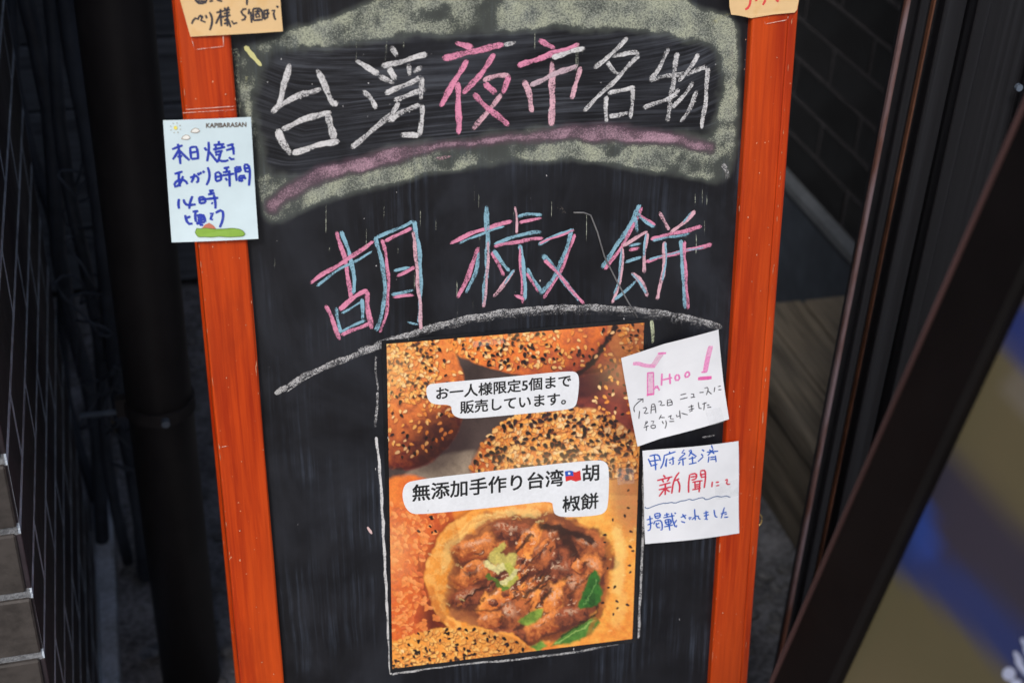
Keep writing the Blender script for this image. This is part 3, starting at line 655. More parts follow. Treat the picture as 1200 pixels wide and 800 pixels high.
# pale chips along the frame edges and the outlines of old tape
ch = []
def edge_px(side, y):
    return {'lo': 204.5+.0975*y, 'li': 267.5+.079*y, 'ri': 874-.04*y if y < 400 else 858-(y-400)*.068, 'ro': 931-.0738*y}[side]
for _ in range(75):
    sd_ = rr.choice(('lo', 'lo', 'li', 'ro', 'ro', 'ri')); y = rr.uniform(20, 800); x = edge_px(sd_, y)+rr.uniform(-.6, .6) + {'lo': 1.2, 'li': -1.2, 'ro': -1.6, 'ri': 1.5}[sd_]
    l = rr.choice((1, 2, 4, 9))*rr.uniform(.6, 1.4); ch.append(([(x, y), (x+l*(.09 if sd_ in ('lo', 'li') else -.07), y+l)], rr.uniform(.5, 1.3), (.52, .26, .16), .75))
for _ in range(40):
    x = rr.choice((rr.uniform(0, 1), -1)); y = rr.uniform(60, 790)
    xx = edge_px('lo', y)+rr.uniform(6, 50) if rr.random() < .5 else edge_px('ro', y)-rr.uniform(5, 40)
    ch.append(([(xx, y), (xx+rr.uniform(-.8, .8), y+rr.uniform(.6, 2))], rr.uniform(.6, 1.5), (.68, .48, .36), .7))
TP = (.72, .52, .45)
for poly in ([(224,44),(228,58),(262,54),(261,38)], [(895,24),(896,28),(922,23),(923,18)], [(217,128),(276,124)], [(213,132),(277,128)], [(256,523),(268,521)]):
    for a_, b_ in zip(poly[:-1], poly[1:]): ch.append(([a_, b_], .9, TP, .6))
o = ribbon(ch, HF+.00008, 'paint_chips', CHALK, mbd, seed=12, rough=.3); tag(o, kind='stuff')
# dark wet patch on the panel between the two white notes
o = ribbon([([(815,500),(830,496),(845,500)],7,(.30,.30,.32),.28),([(822,512),(840,509)],2.5,(.5,.5,.52),.5),([(800,508),(812,504)],5,(.45,.25,.12),.3)], HC, 'chalk_smear', CHALK, mbd, seed=13, rough=.4)

# ------------------------------------------------------------------ poster
def on_board(name, px, py, h):
    uv = brd(np.array([px*1.0]), np.array([py*1.0]), h)[0]; e = empty(name, wpos(uv[0], h, uv[1]), RB); return e, (uv[0], h, uv[1])
def quadgrid(q, nx, ny):
    s, t = np.meshgrid(np.linspace(0, 1, nx), np.linspace(0, 1, ny)); s = s.ravel()[:, None]; t = t.ravel()[:, None]
    q = [np.array(p, float) for p in q]     # tl tr br bl
    return (q[0]*(1-s)+q[1]*s)*(1-t)+(q[3]*(1-s)+q[2]*s)*t
def sheet(name, quad, h, mat, parent, org, nx=14, ny=14, hfun=None, poly=None, attrs=None):
    P = quadgrid(quad, nx, ny); uv = brd(P[:, 0], P[:, 1], h)
    hh = h + (np.array([hfun(u, v) for u, v in uv]) if hfun else 0)
    co = np.stack([uv[:, 0]-org[0], -(hh-org[1])*np.ones(len(uv)), uv[:, 1]-org[2]], -1)
    return gridmesh(name, co, nx, ny, mat, parent, attrs)
def polysheet(name, pts, h, mat, parent, org, hfun=None):
    P = np.array(pts, float); uv = brd(P[:, 0], P[:, 1], h)
    V = [(u-org[0], -(h+(hfun(u, v) if hfun else 0)-org[1]), v-org[2]) for u, v in uv]
    return mesh(name, V, [tuple(range(len(V)))], mat, parent)
def fix_up(o): return o

HP = .0012
po, PO = on_board('poster', 602, 580, HP); tag(po, 'laminated colour poster of sesame buns taped to the chalkboard', 'poster')
PQ = [(453,403),(755,378),(741,748),(460,783)]
Nx, Ny = 400, 520
P = quadgrid(PQ, Nx, Ny); x, y = P[:, 0], P[:, 1]
def colf(c): return np.array(s2l(c), np.float32)
img = np.tile(colf((58, 48, 46)), (len(P), 1)).astype(np.float32)
def blend(m, c):
    global img
    m = m[:, None]; c = np.asarray(c, np.float32); c = c if c.ndim == 2 else c[None]; img = img*(1-m)+c*m
def lerp(a, b, t): return colf(a)[None]*(1-t[:, None])+colf(b)[None]*t[:, None]
WX = (fbm(x, y, .07, 201)-.5)*9+(fbm(x, y, .3, 205, 3)-.5)*4; WY = (fbm(x, y, .07, 211)-.5)*9+(fbm(x, y, .3, 215, 3)-.5)*4
WARP = 0.0
def ell(cx, cy, rx, ry, rot=0, soft=.04, wob_=.06, seed=0):
    dx, dy = x-cx+WX*WARP, y-cy+WY*WARP; c_, s_ = math.cos(rot), math.sin(rot); X_ = (dx*c_+dy*s_)/rx; Y_ = (-dx*s_+dy*c_)/ry
    r = np.hypot(X_, Y_)+(fbm(x, y, .05, 40+seed)-.5)*wob_*2
    return smooth(1+soft, 1-soft, r), r, X_, Y_
n1 = fbm(x, y, .05, 1); n2 = fbm(x, y, .16, 5); n3 = fbm(x, y, .4, 8, 3)
img = lerp((44, 34, 34), (86, 70, 66), n1)
# pale paper under the buns
m, r, a_, b_ = ell(520, 560, 60, 26, -.35, .1); blend(m, lerp((120, 104, 90), (168, 150, 130), n2))
# buns: top left, top, top right, middle right
def bun(cx, cy, rx, ry, rot, light, mid, dark, dirx, diry, seed, soft=.03):
    m, r, X_, Y_ = ell(cx, cy, rx, ry, rot, soft, .05, seed)
    sh = np.clip(.5 + .5*((x-cx)/rx*dirx+(y-cy)/ry*diry) + (n2-.5)*.7, 0, 1)
    c = np.where((sh < .5)[:, None], lerp(light, mid, np.clip(sh*2, 0, 1)), lerp(mid, dark, np.clip(sh*2-1, 0, 1)))
    blend(m, c); return m
bun(735, 455, 62, 60, 0, (196, 110, 66), (140, 62, 50), (92, 40, 40), -.6, .4, 3)
bun(640, 386, 128, 56, .05, (246, 150, 66), (232, 122, 54), (150, 62, 56), .8, .5, 2)
bun(470, 462, 76, 88, 0, (244, 164, 78), (226, 124, 60), (124, 48, 44), .5, .9, 1)
m, r, a_, b_ = ell(515, 520, 30, 40, .6, .5); blend(m*.75, colf((52, 34, 36)))
bun(655, 560, 106, 84, -.1, (240, 176, 108), (232, 146, 74), (206, 92, 36), -.8, .15, 4)
m, r, a_, b_ = ell(750, 470, 22, 60, -.5, .4); blend(m*.0, colf((60, 30, 30)))
bun(745, 392, 34, 34, 0, (220, 150, 82), (200, 120, 70), (150, 80, 50), .2, .5, 6)
m = smooth(5, 1.5, sdist([(722,383),(708,404),(694,425),(676,440)], P, False)+(n2-.5)*8); blend(m, colf((34, 18, 22)))
m, r, a_, b_ = ell(690, 448, 30, 16, -.4, .3); blend(m*.8, colf((60, 26, 30)))
# lower half
low = smooth(-4, 6, (y-560) - (x-460)*-.09 - 10); 
bot = lerp((238, 150, 58), (222, 118, 44), n1); lowm = smooth(0, 10, y-(575-(x-450)*.02)); blend(lowm, bot)
m = bun(720, 690, 72, 150, 0, (250, 196, 96), (240, 158, 66), (222, 112, 44), .3, .5, 7, .06)
m = smooth(8, -14, np.hypot((x-742)/30, (y-572)/60)*30-30); blend(m*.7, lerp((150, 92, 66), (190, 120, 84), n2))
bun(478, 655, 62, 100, 0, (238, 136, 58), (220, 104, 44), (176, 66, 38), .8, .3, 8, .03)
m, r, a_, b_ = ell(520, 722, 26, 26, 0, .5); blend(m*.9, colf((84, 34, 28)))
# opened bun in front
mo_, r, a_, b_ = ell(598, 676, 108, 90, -.12, .05, .05, 9); blend(mo_*.6*(x < 560), colf((120, 44, 24)))
m, r, a_, b_ = ell(602, 672, 104, 86, -.12, .02, .05, 9)
sh = np.clip((x-500)/200+(n1-.5)*.8, 0, 1); blend(m, lerp((246, 160, 62), (226, 122, 50), sh)); rim = m*smooth(.86, .97, r); blend(rim*.45, lerp((250, 190, 96), (232, 140, 60), n3)); blend(m*smooth(.45, .62, n2)*.35, colf((254, 206, 120)))
m, r, a_, b_ = ell(619, 676, 97, 80, -.10, .06, .20, 10); blend(m, lerp((150, 78, 44), (92, 46, 34), n2)); FILL = m
blend(smooth(.7, 1., r)*FILL*.5*(x < 600), lerp((226, 150, 80), (190, 110, 70), n2))
rr = random.Random(11)
def chunk(cx, cy, rx, ry, rot, c1, c2, seed, dark=True):
    if dark:
        m, r, a_, b_ = ell(cx+2, cy+3, rx*1.12, ry*1.16, rot, .2, .34, seed); blend(m*.75, colf((74, 34, 28)))
    m, r, a_, b_ = ell(cx, cy, rx, ry, rot, .14, .34, seed); t = np.clip(.5+b_*.5+(n2-.5)*1.2, 0, 1); blend(m, lerp(c1, c2, np.clip(t+(n3-.5)*.9, 0, 1)))
    hl, r, a_, b_ = ell(cx-rx*.1, cy-ry*.35, rx*.5, ry*.22, rot, .8, .4, seed+1); blend(hl*.45*(n3 > .45), colf((250, 206, 170)))
WARP = 1.0
meat = [((230,138,70),(146,68,36)), ((196,108,58),(98,46,32)), ((248,158,74),(196,96,40)), ((168,88,54),(78,38,30))]
def crack(pts, w_, al=.85, c=(46, 24, 20)):
    m = smooth(w_, w_*.3, sdist([(a, b) for a, b in pts], np.stack([x+WX, y+WY], -1), False)); blend(m*al, colf(c))
for k, (cx, cy, rx, ry, ro_) in enumerate([(560,640,30,15,-.2),(598,622,26,12,.1),(622,634,12,24,.6),(648,628,20,13,-.7),(556,672,26,12,-.5),(546,700,22,12,-.3),(580,704,24,13,-.7),(690,640,20,18,.3),
        (694,668,15,20,.1),(655,668,17,27,.75),(622,702,15,30,.8),(598,722,17,26,.9),(572,728,16,11,-.2),(590,746,28,10,-.1),(650,706,15,28,.6),(674,690,14,26,.45),(640,730,26,13,-.5),(670,722,18,12,-.3),(612,664,9,20,.7),(634,652,13,22,.6)]):
    c1, c2 = meat[(k*7) % 4]; chunk(cx, cy, rx, ry, ro_, c1, c2, 60+k)
for k in range(26):
    an = rr.uniform(0, 6.3); q = rr.uniform(.1, .85); cx, cy = 617+84*q*math.cos(an), 676+68*q*math.sin(an); c1, c2 = meat[rr.randrange(4)]
    chunk(cx, cy, rr.uniform(5, 11), rr.uniform(3, 6), rr.uniform(-1.4, -.3), c1, c2, 100+k, k % 2 == 0)
for k in range(34):
    an = rr.uniform(0, 6.3); q = rr.uniform(.05, .9); cx, cy = 620+80*q*math.cos(an), 678+64*q*math.sin(an); l_ = rr.uniform(4, 13); a_ = rr.uniform(.3, 1.3)
    crack([(cx, cy), (cx+l_*.5*math.cos(a_)+rr.uniform(-1, 1), cy-l_*.5*math.sin(a_)), (cx+l_*math.cos(a_), cy-l_*math.sin(a_))], rr.uniform(1, 2.4), .7)
crack([(540,704),(562,692),(584,676)], 3); crack([(612,700),(630,688),(642,674)], 3.5); crack([(648,690),(640,700),(630,712)], 3)
crack([(600,652),(614,640),(622,626)], 2.4); crack([(664,700),(680,684),(694,674)], 2.2, .6); crack([(556,716),(578,716),(596,706)], 2.2, .6); crack([(602,738),(622,726),(640,716)], 3, .7)
for k in range(60):
    an = rr.uniform(0, 6.3); q = rr.uniform(.05, .9); cx, cy = 617+82*q*math.cos(an), 674+66*q*math.sin(an); l_ = rr.uniform(1, 4)
    crack([(cx, cy), (cx+l_, cy-l_*.8)], rr.uniform(.7, 1.3), .55, (250, 212, 178))
crack([(634,617),(655,617),(668,624),(692,633)], 6, .95); crack([(660,624),(668,640),(672,650)], 8, .9, (52, 28, 22)); crack([(700,704),(706,714),(700,724)], 6, .9)
# cabbage and leaves
for c_, pts, w_ in (((224,208,110),[(580,652),(592,660),(600,654)],9),((206,204,90),[(596,664),(602,676),(594,686)],7),((244,232,160),[(572,660),(584,668),(590,664)],4.5),((240,230,160),[(588,684),(596,678),(604,668)],4),((214,196,96),[(584,646),(590,640)],5),((96,124,44),[(570,674),(580,678),(588,690)],3),((110,150,50),[(588,692),(594,690)],3)):
    m = smooth(w_, w_*.55, sdist(pts, np.stack([x+WX, y+WY], -1), False)); blend(m*.95, lerp(c_, tuple(int(v*.72) for v in c_), n3))
leaf = chaikin([(690,672),(700,666),(704,678),(700,684),(708,694),(704,706),(692,712),(676,714),(680,700),(686,688)], 1, True)
def fillpoly(poly, c1, c2, soft=1.6):
    d_ = sdist(poly, np.stack([x+WX*.5, y+WY*.5], -1)); blend(smooth(-soft, soft, d_), lerp(c1, c2, np.clip(n2*1.4-.2, 0, 1)))
fillpoly(leaf, (58, 120, 44), (26, 62, 24)); crack([(684,708),(692,694),(698,678)], 1.2, .5, (120, 170, 90))
fillpoly([(646,756),(660,742),(680,732),(700,722),(704,730),(690,744),(668,754)], (98, 150, 60), (44, 88, 30)); crack([(650,754),(672,742),(698,727)], 1.4, .6, (170, 200, 110)); crack([(655,746),(678,733),(700,720)], 1.6, .8, (24, 34, 16))
fillpoly([(606,728),(622,716),(636,712),(634,722),(618,734)], (150, 176, 70), (78, 110, 36)); fillpoly([(618,758),(634,750),(642,756),(630,762)], (130, 168, 70), (70, 110, 40))
crack([(596,756),(640,748),(660,740)], 2, .5, (120, 60, 24))
for pts, w_, al, c_ in (([(520,668),(524,640),(544,618),(572,606)],7,.55,(255,214,128)),([(580,604),(606,598),(630,602)],6,.5,(255,222,140)),([(722,622),(728,650),(724,690)],10,.5,(255,218,132)),([(730,700),(722,730)],9,.35,(250,206,120)),
    ([(505,690),(514,716),(534,738),(560,752)],5,.5,(198,98,38)),([(713,640),(712,680),(706,716),(688,744)],4,.5,(190,104,46)),([(494,640),(492,676),(500,706),(518,734)],3,.6,(130,50,26)),([(532,628),(552,612),(586,604)],2.5,.35,(206,120,50)),([(548,630),(580,612),(612,608)],2,.5,(120,60,36))):
    crack(pts, w_, al, c_)
for k in range(60):
    cx, cy = rr.choice(((rr.uniform(500, 540), rr.uniform(630, 720)), (rr.uniform(540, 640), rr.uniform(596, 612)), (rr.uniform(712, 742), rr.uniform(600, 740)))); crack([(cx, cy), (cx+rr.uniform(1, 4), cy+rr.uniform(-2, 2))], rr.uniform(1, 2.4), .35, rr.choice(((255, 226, 150), (216, 130, 54))))
WARP = .6
WARP = .6
# bottom seeded bun
bot_m = bun(535, 800, 112, 66, -.05, (240, 164, 72), (232, 140, 58), (206, 104, 44), .2, .8, 12, .02)
# sesame seeds
gx0, gy0 = x.reshape(Ny, Nx), y.reshape(Ny, Nx); IM = img.reshape(Ny, Nx, 3)
def seed_at(cx, cy, ln, wd, an, c, al=1.0):
    # locate rows and columns from the quad
    t = (cy - (403-(cx-453)*.0828))/374.0; s = (cx-(453+7*t))/(302-22*t)
    j = int(t*(Ny-1)); i = int(s*(Nx-1)); R = 9
    if i < -R or j < -R or i > Nx+R or j > Ny+R: return
    i0, i1, j0, j1 = max(0, i-R), min(Nx, i+R), max(0, j-R), min(Ny, j+R)
    if i1 <= i0 or j1 <= j0: return
    X_ = gx0[j0:j1, i0:i1]-cx; Y_ = gy0[j0:j1, i0:i1]-cy; ca, sa = math.cos(an), math.sin(an)
    A_ = (X_*ca+Y_*sa)/ln; B_ = (-X_*sa+Y_*ca)/(wd*(1-.35*np.clip(A_, -1, 1))); r_ = np.hypot(A_, B_)
    m_ = (smooth(1.15, .8, r_)*al)[..., None]; cc = colf(c)*(1.12-.3*np.clip(B_*.5+.5, 0, 1))[..., None]; IM[j0:j1, i0:i1] = IM[j0:j1, i0:i1]*(1-m_)+cc*m_
def seeds(n_, test, pblack, size=2.6, pal=None, shadow=True):
    k = 0; tries = 0
    while k < n_ and tries < n_*40:
        tries += 1; cx = rr.uniform(450, 760); cy = rr.uniform(375, 790)
        if not test(cx, cy): continue
        k += 1; an = rr.uniform(0, 3.14); ln = size*rr.uniform(.8, 1.25)
        if shadow: seed_at(cx+.7, cy+1.1, ln*1.15, ln*.72, an, (128, 58, 32), .5)
        if rr.random() < pblack: c = rr.choice(((34, 22, 24), (52, 34, 36), (24, 16, 18)))
        else: c = rr.choice(pal or ((250, 184, 98), (242, 164, 78), (250, 200, 124), (232, 142, 62), (248, 206, 146), (238, 156, 82)))
        seed_at(cx, cy, ln, ln*.58, an, c)
E2 = lambda cx, cy, rx, ry: (lambda a, b: ((a-cx)/rx)**2+((b-cy)/ry)**2 < 1)
inA, inB, inD = E2(470, 455, 74, 82), E2(640, 384, 126, 52), E2(655, 560, 104, 82)
seeds(620, lambda a, b: inA(a, b) and rr.random() < (1 if b < 470 and a < 512 else .15), .20, 2.7)
seeds(340, lambda a, b: inB(a, b) and not inA(a, b) and rr.random() < (1 if a < 660 else .35) and b < 432, .17)
seeds(90, lambda a, b: inB(a, b) and 560 < a < 640, .6, 3)
seeds(1300, lambda a, b: inD(a, b) and b < 560 and (a > 575+(b-490)*.05 or rr.random() < .3), .10, 3.3)
seeds(150, lambda a, b: inD(a, b) and b < 560, .95, 3.4)
seeds(120, lambda a, b: E2(735, 470, 40, 60)(a, b) and a > 690, .5)
seeds(110, lambda a, b: E2(745, 395, 22, 24)(a, b), .25)
seeds(300, lambda a, b: E2(478, 655, 58, 92)(a, b) and b > 590 and a > 455 and ((a-602)/108)**2+((b-672)/90)**2 > 1 and ((a-535)/112)**2+((b-800)/66)**2 > 1, 0, 3.6, ((232, 134, 66), (240, 150, 84), (214, 104, 54)), False)
inF = E2(535, 800, 110, 64)
seeds(620, lambda a, b: inF(a, b), .10, 2.6, ((250, 190, 104), (244, 172, 84), (236, 156, 74)))
seeds(60, lambda a, b: inF(a, b), .98, 2.6, None, False)
seeds(26, lambda a, b: a > 705 and b > 560 and b < 740, 1, 2.2, None, False)
seeds(14, lambda a, b: 490 < a < 530 and 595 < b < 625, 1, 2.2, None, False)
img = IM.reshape(-1, 3).copy(); WARP = 0.0
def shade(cx, cy, rx, ry, dx_, dy_, amt, ylim=0, yhi=999, rot=0):
    global img
    m, r, a_, b_ = ell(cx, cy, rx, ry, rot, .02, .02, 3); k = smooth(.15, 1.0, a_*dx_+b_*dy_)*m*(y > ylim)*(y < yhi); img = img*(1-amt*k[:, None]*np.array([.75, .95, 1.0])[None])
    h = np.exp(-(((a_+dx_*.35)/.42)**2+((b_+dy_*.35)/.36)**2))*m; img = img+(colf((255, 214, 150))[None]-img)*(.22*h[:, None])
shade(470, 462, 76, 88, .55, .85, .75, 0, 562); shade(640, 386, 128, 56, .8, .65, .6, 0, 446); shade(655, 560, 106, 84, -.85, .1, .45, 470, 580); shade(655, 560, 106, 84, .9, -.1, .35, 470, 580)
shade(478, 655, 62, 100, .9, .3, .35, 575); shade(535, 800, 112, 66, .95, -.3, .4, 728); shade(735, 455, 62, 60, .2, .9, .45, 380, 540)
img = np.clip(img*(.88+.24*fbm(x, y, .8, 77, 2))[:, None], 0, .9)
sheet('photo_print', PQ, HP, PHOTO, po, PO, Nx, Ny, attrs={'ink': img})
sheet('laminate_margin', [(447,399),(760,373),(745,752),(457,788)], HP-.0004, simple('laminate_over_black', (.010, .011, .014), .22, .5, n1=40, bmp=.1), po, PO, 4, 4)
b1 = chaikin([(499,458),(501,451),(509,449),(590,442),(669,434),(677,437),(679,446),(677,468),(674,477),(664,480),(600,486),(544,491),(533,488),(529,482),(529,474),(510,474),(502,470)], 2, True)
b2 = chaikin([(471,584),(473,568),(484,562),(590,550),(699,538),(711,541),(714,552),(713,588),(710,600),(699,604),(662,606),(650,603),(648,595),(647,586),(600,592),(492,603),(478,600)], 2, True)
for bpoly in (b1, b2): polysheet('text_bubble', bpoly, HP+.0002, BUBBLE, po, PO)

def text(name, s, cx, cy, em, slope, mat, parent, org, h, bold=.012, sx=1.0, sy=.93, hfun=None, shear=0.0, fat=0):
    """printed lettering: em in px, centred on photo pixel (cx, cy)"""
    cu = bpy.data.curves.new(name, 'FONT'); cu.body = s; cu.align_x = 'CENTER'; cu.align_y = 'CENTER'; cu.size = 1.0; cu.offset = bold; cu.resolution_u = 3
    to = bpy.data.objects.new(name, cu); COL.objects.link(to); dg = bpy.context.evaluated_depsgraph_get(); ev = to.evaluated_get(dg); me = ev.to_mesh()
    vs = np.array([v.co[:] for v in me.vertices]); fs = [tuple(p.vertices) for p in me.polygons]; ev.to_mesh_clear()
    bpy.data.objects.remove(to); bpy.data.curves.remove(cu)
    if not len(vs): return None
    vs[:, :2] -= (vs[:, :2].max(0)+vs[:, :2].min(0))/2
    cs, sn = 1.0, slope
    X_ = vs[:, 0]*em*sx; Y_ = vs[:, 1]*em*sy
    px = cx + X_*cs + Y_*shear; py = cy + X_*sn - Y_; uv = brd(px, py, h)
    V = [(u-org[0], -(h+(hfun(u, v) if hfun else 0)-org[1]), v-org[2]) for u, v in uv]
    if fat:
        n0 = len(V); d = fat*em/1440
        V2 = [(a+d*sx_, b-.00001*(k+1), c+d*sz_) for k, (sx_, sz_) in enumerate(((1, 0), (0, 1), (1, 1))) for a, b, c in V]
        fs = fs+[tuple(i+n0*(k+1) for i in f) for k in range(3) for f in fs]; V = V+V2
    return mesh(name, V, fs, mat, parent)
TXT = .0004
text('lettering', 'お一人様限定5個まで', 590, 453.5, 16.9, -.098, BLACKPRINT, po, PO, HP+TXT, .010, fat=.020)
text('lettering', '販売しています。', 601, 472, 16.9, -.09, BLACKPRINT, po, PO, HP+TXT, .010, fat=.020)
text('lettering', '無添加手作り台湾', 571.5, 568.5, 22.3, -.105, BLACKPRINT, po, PO, HP+TXT, .010, fat=.020)
text('lettering', '胡', 692, 554, 22.3, -.1, BLACKPRINT, po, PO, HP+TXT, .010, fat=.020)
text('lettering', '椒餅', 680, 588.5, 21.5, -.12, BLACKPRINT, po, PO, HP+TXT, .010, fat=.020)
fl = [(662,552),(668,551),(674,553),(680,551),(681,562),(675,564),(669,562),(663,564)]
polysheet('flag_print', fl, HP+TXT, RED, po, PO); polysheet('flag_canton', [(662,552),(668,551),(671.5,552),(672,557.5),(668,557),(662.6,558)], HP+TXT+.0001, BLUE, po, PO)
polysheet('flag_sun', [(667+1.5*math.cos(k*.785), 554.4+1.5*math.sin(k*.785)) for k in range(8)], HP+TXT+.0002, BUBBLE, po, PO)
for q in ([(722,549),(742,547),(744,566),(724,568)], [(553,400),(590,395),(592,402),(555,407)]): sheet('tape', q, HP+.0006, CLEAR, po, PO, 3, 3)

# ------------------------------------------------------------------ notes
def thin(wd, colr, lst, o, s, cov=.95): return X(o, s, lst, wd, colr, cov)
def note(name, quad, h, mat, label, cat, ink, bend, nx=40, ny=40, poly=None):
    cx = sum(p[0] for p in quad)/4; cy = sum(p[1] for p in quad)/4
    nt_, O = on_board(name, cx, cy, h); tag(nt_, label, cat)
    def hf(u, v): return bend((u-O[0]), (v-O[2]))
    if poly is None:
        sheet('paper', quad, h, mat, nt_, O, nx, ny, hf)
        sheet('paper_back', quad, h-.00025, mat, nt_, O, nx, ny, hf)
    else: polysheet('paper', poly, h, mat, nt_, O, hf)
    if ink: ribbon(ink, h+.00022, 'handwriting', INK, nt_, (O[0], O[1], O[2]), hf, taper=.8, edge=.95, dh=2e-6, ends=1, seed=4)
    return nt_, O, hf
BI = (.010, .035, .42); BK = (.03, .03, .045); RD = (.62, .02, .06); NB2 = (.012, .10, .50)
a1 = ((190, 160), 10.435); a2 = ((190, 215), 10.435)
ki = thin(2.3, BI, [[(120,155),(180,130),(250,105)],[(190,85),(205,150),(215,240),(222,335)],[(200,160),(170,220),(130,280)],[(205,160),(270,230),(335,288)],[(185,245),(245,235)],
 [(340,130),(345,200),(355,270)],[(335,135),(390,118),(425,125),(435,200),(440,275)],[(350,195),(425,180)],[(355,272),(440,262)],
 [(515,130),(545,170)],[(565,60),(572,150),(560,230),(550,300)],[(575,180),(620,240),(680,315)],[(625,100),(760,90)],[(690,50),(695,110)],[(620,155),(770,125)],[(655,110),(650,170)],[(730,95),(735,140)],[(640,190),(740,170)],[(660,190),(640,225),(700,215)],[(720,180),(700,240),(680,310)],[(690,280),(740,305),(810,285)],
 [(790,110),(875,90)],[(780,165),(885,135)],[(845,80),(870,150),(875,220)],[(815,250),(840,280),(885,270)],
 [(150,455),(250,425)],[(205,425),(200,520),(220,610)],[(255,480),(230,560),(170,620),(140,600),(170,540),(240,520),(290,540),(310,580)],
 [(340,500),(420,470),(445,500),(435,570),(415,560)],[(395,450),(380,510),(355,560)],[(430,440),(455,470)],[(460,430),(480,455)],[(495,415),(515,440)],[(555,370),(580,440),(575,520),(540,590)],
 [(650,440),(655,540)],[(650,440),(715,425),(720,530)],[(655,490),(715,480)],[(655,545),(720,525)],[(750,385),(820,370)],[(785,370),(790,430)],[(740,435),(835,420)],[(720,475),(880,450)],[(820,430),(825,610)],[(770,500),(795,535)],
 [(890,370),(910,540)],[(895,370),(960,360),(965,420)],[(900,400),(960,390)],[(905,430),(960,420)],[(1000,340),(1060,340),(1075,450),(1060,600)],[(1005,345),(1010,430),(1060,430)],[(1005,390),(1060,380)],[(940,480),(945,550)],[(940,480),(1020,470),(1020,520)],[(950,510),(1010,500)],[(955,545),(990,530)]], *a1)
ki += thin(2.4, BI, [[(205,185),(195,240),(205,305)],[(260,190),(270,230),(300,265),(410,250)],[(370,150),(340,220),(330,305)],
 [(450,165),(460,240)],[(450,165),(520,155),(530,225)],[(460,195),(525,190)],[(460,240),(530,225)],[(570,85),(630,80)],[(600,75),(590,120)],[(560,130),(640,110)],[(530,185),(685,170)],[(630,130),(650,220),(650,300)],[(600,230),(620,240)],
 [(280,380),(290,440),(320,490),(370,480)],[(290,420),(345,395)],[(370,340),(440,330)],[(410,335),(400,380),(410,460)],[(420,385),(510,365),(525,460)],[(430,410),(505,400)],[(430,440),(510,430)],[(415,470),(520,460)],[(440,470),(420,490)],[(450,470),(470,500),(500,495)],
 [(580,360),(630,350),(590,400),(590,440),(620,430)],[(650,350),(720,310),(745,340),(740,430),(700,520)]], *a2)
kn_, KO, khf = note('note_card', [(191,141),(294,137),(302,277),(201,283)], HF+.0016, CARD, 'pale blue card with blue marker writing taped over the left frame upright', 'card', ki, lambda u, v: .0012*math.cos(u*40)+.6*max(0, -v-.015+u*.3)**1.5)
H1 = HF+.0016+.0001
def small_poly(name, pts, mat): return polysheet(name, pts, H1+.0006, mat, kn_, KO, khf)
GR = flat('print_grass_green', (.22, .40, .05)); GRO = flat('print_outline', (.16, .14, .08)); YP_ = flat('print_yellow', (.75, .65, .12)); MND = flat('print_clay', (.50, .16, .10)); CLD = flat('print_cloud', (.78, .80, .78))
gpts = [(228.5,271),(230,266),(234,267),(240,265.5),(250,267),(262,266.5),(270,265.5),(278,266),(284,268),(287,272),(284,274.5),(276,275),(266,275.5),(256,274.8),(248,276),(240,275.6),(232,276.2),(230,274)]
o = small_poly('grass_print', gpts, GR)
small_poly('mound_print', [(236,266.3),(240,262),(245,260),(250,263),(253,266.6)], MND)
for cx, cy in ((229, 152.5), (218, 160.5)): small_poly('cloud_print', chaikin([(cx-5.5,cy+2),(cx-4,cy-1),(cx-1,cy-3),(cx+3,cy-2.4),(cx+5.5,cy+.6),(cx+2,cy+3)], 2, True), CLD)
small_poly('sun_print', [(205.6+2.3*math.cos(k*.785), 149.6+2.3*math.sin(k*.785)) for k in range(8)], YP_)
ol = []
for cx, cy in ((229, 152.5), (218, 160.5)): ol.append((chaikin([(cx-5.5,cy+2),(cx-4,cy-1),(cx-1,cy-3),(cx+3,cy-2.4),(cx+5.5,cy+.6),(cx+2,cy+3),(cx-5.5,cy+2)], 1), .55, (.35,.25,.18), .8))
for k in range(8):
    an = k*.785+.3; ol.append(([(205.6+5.2*math.cos(an), 149.6+5.2*math.sin(an)), (205.6+6.6*math.cos(an), 149.6+6.6*math.sin(an))], .7, (.35,.3,.15), .8))
ol.append((gpts+[gpts[0]], .6, (.12,.20,.04), .8))
tag(ribbon(ol, HF+.0016+.00085, 'print_lines', INK, kn_, KO, khf, taper=1, edge=1, ends=1), kind='stuff')
text('lettering', 'KAPIBARASAN', 265, 146.3, 7.4, -.02, BROWNPRINT, kn_, KO, HF+.0016+.0003, .03, 1.0, 1.0, khf)
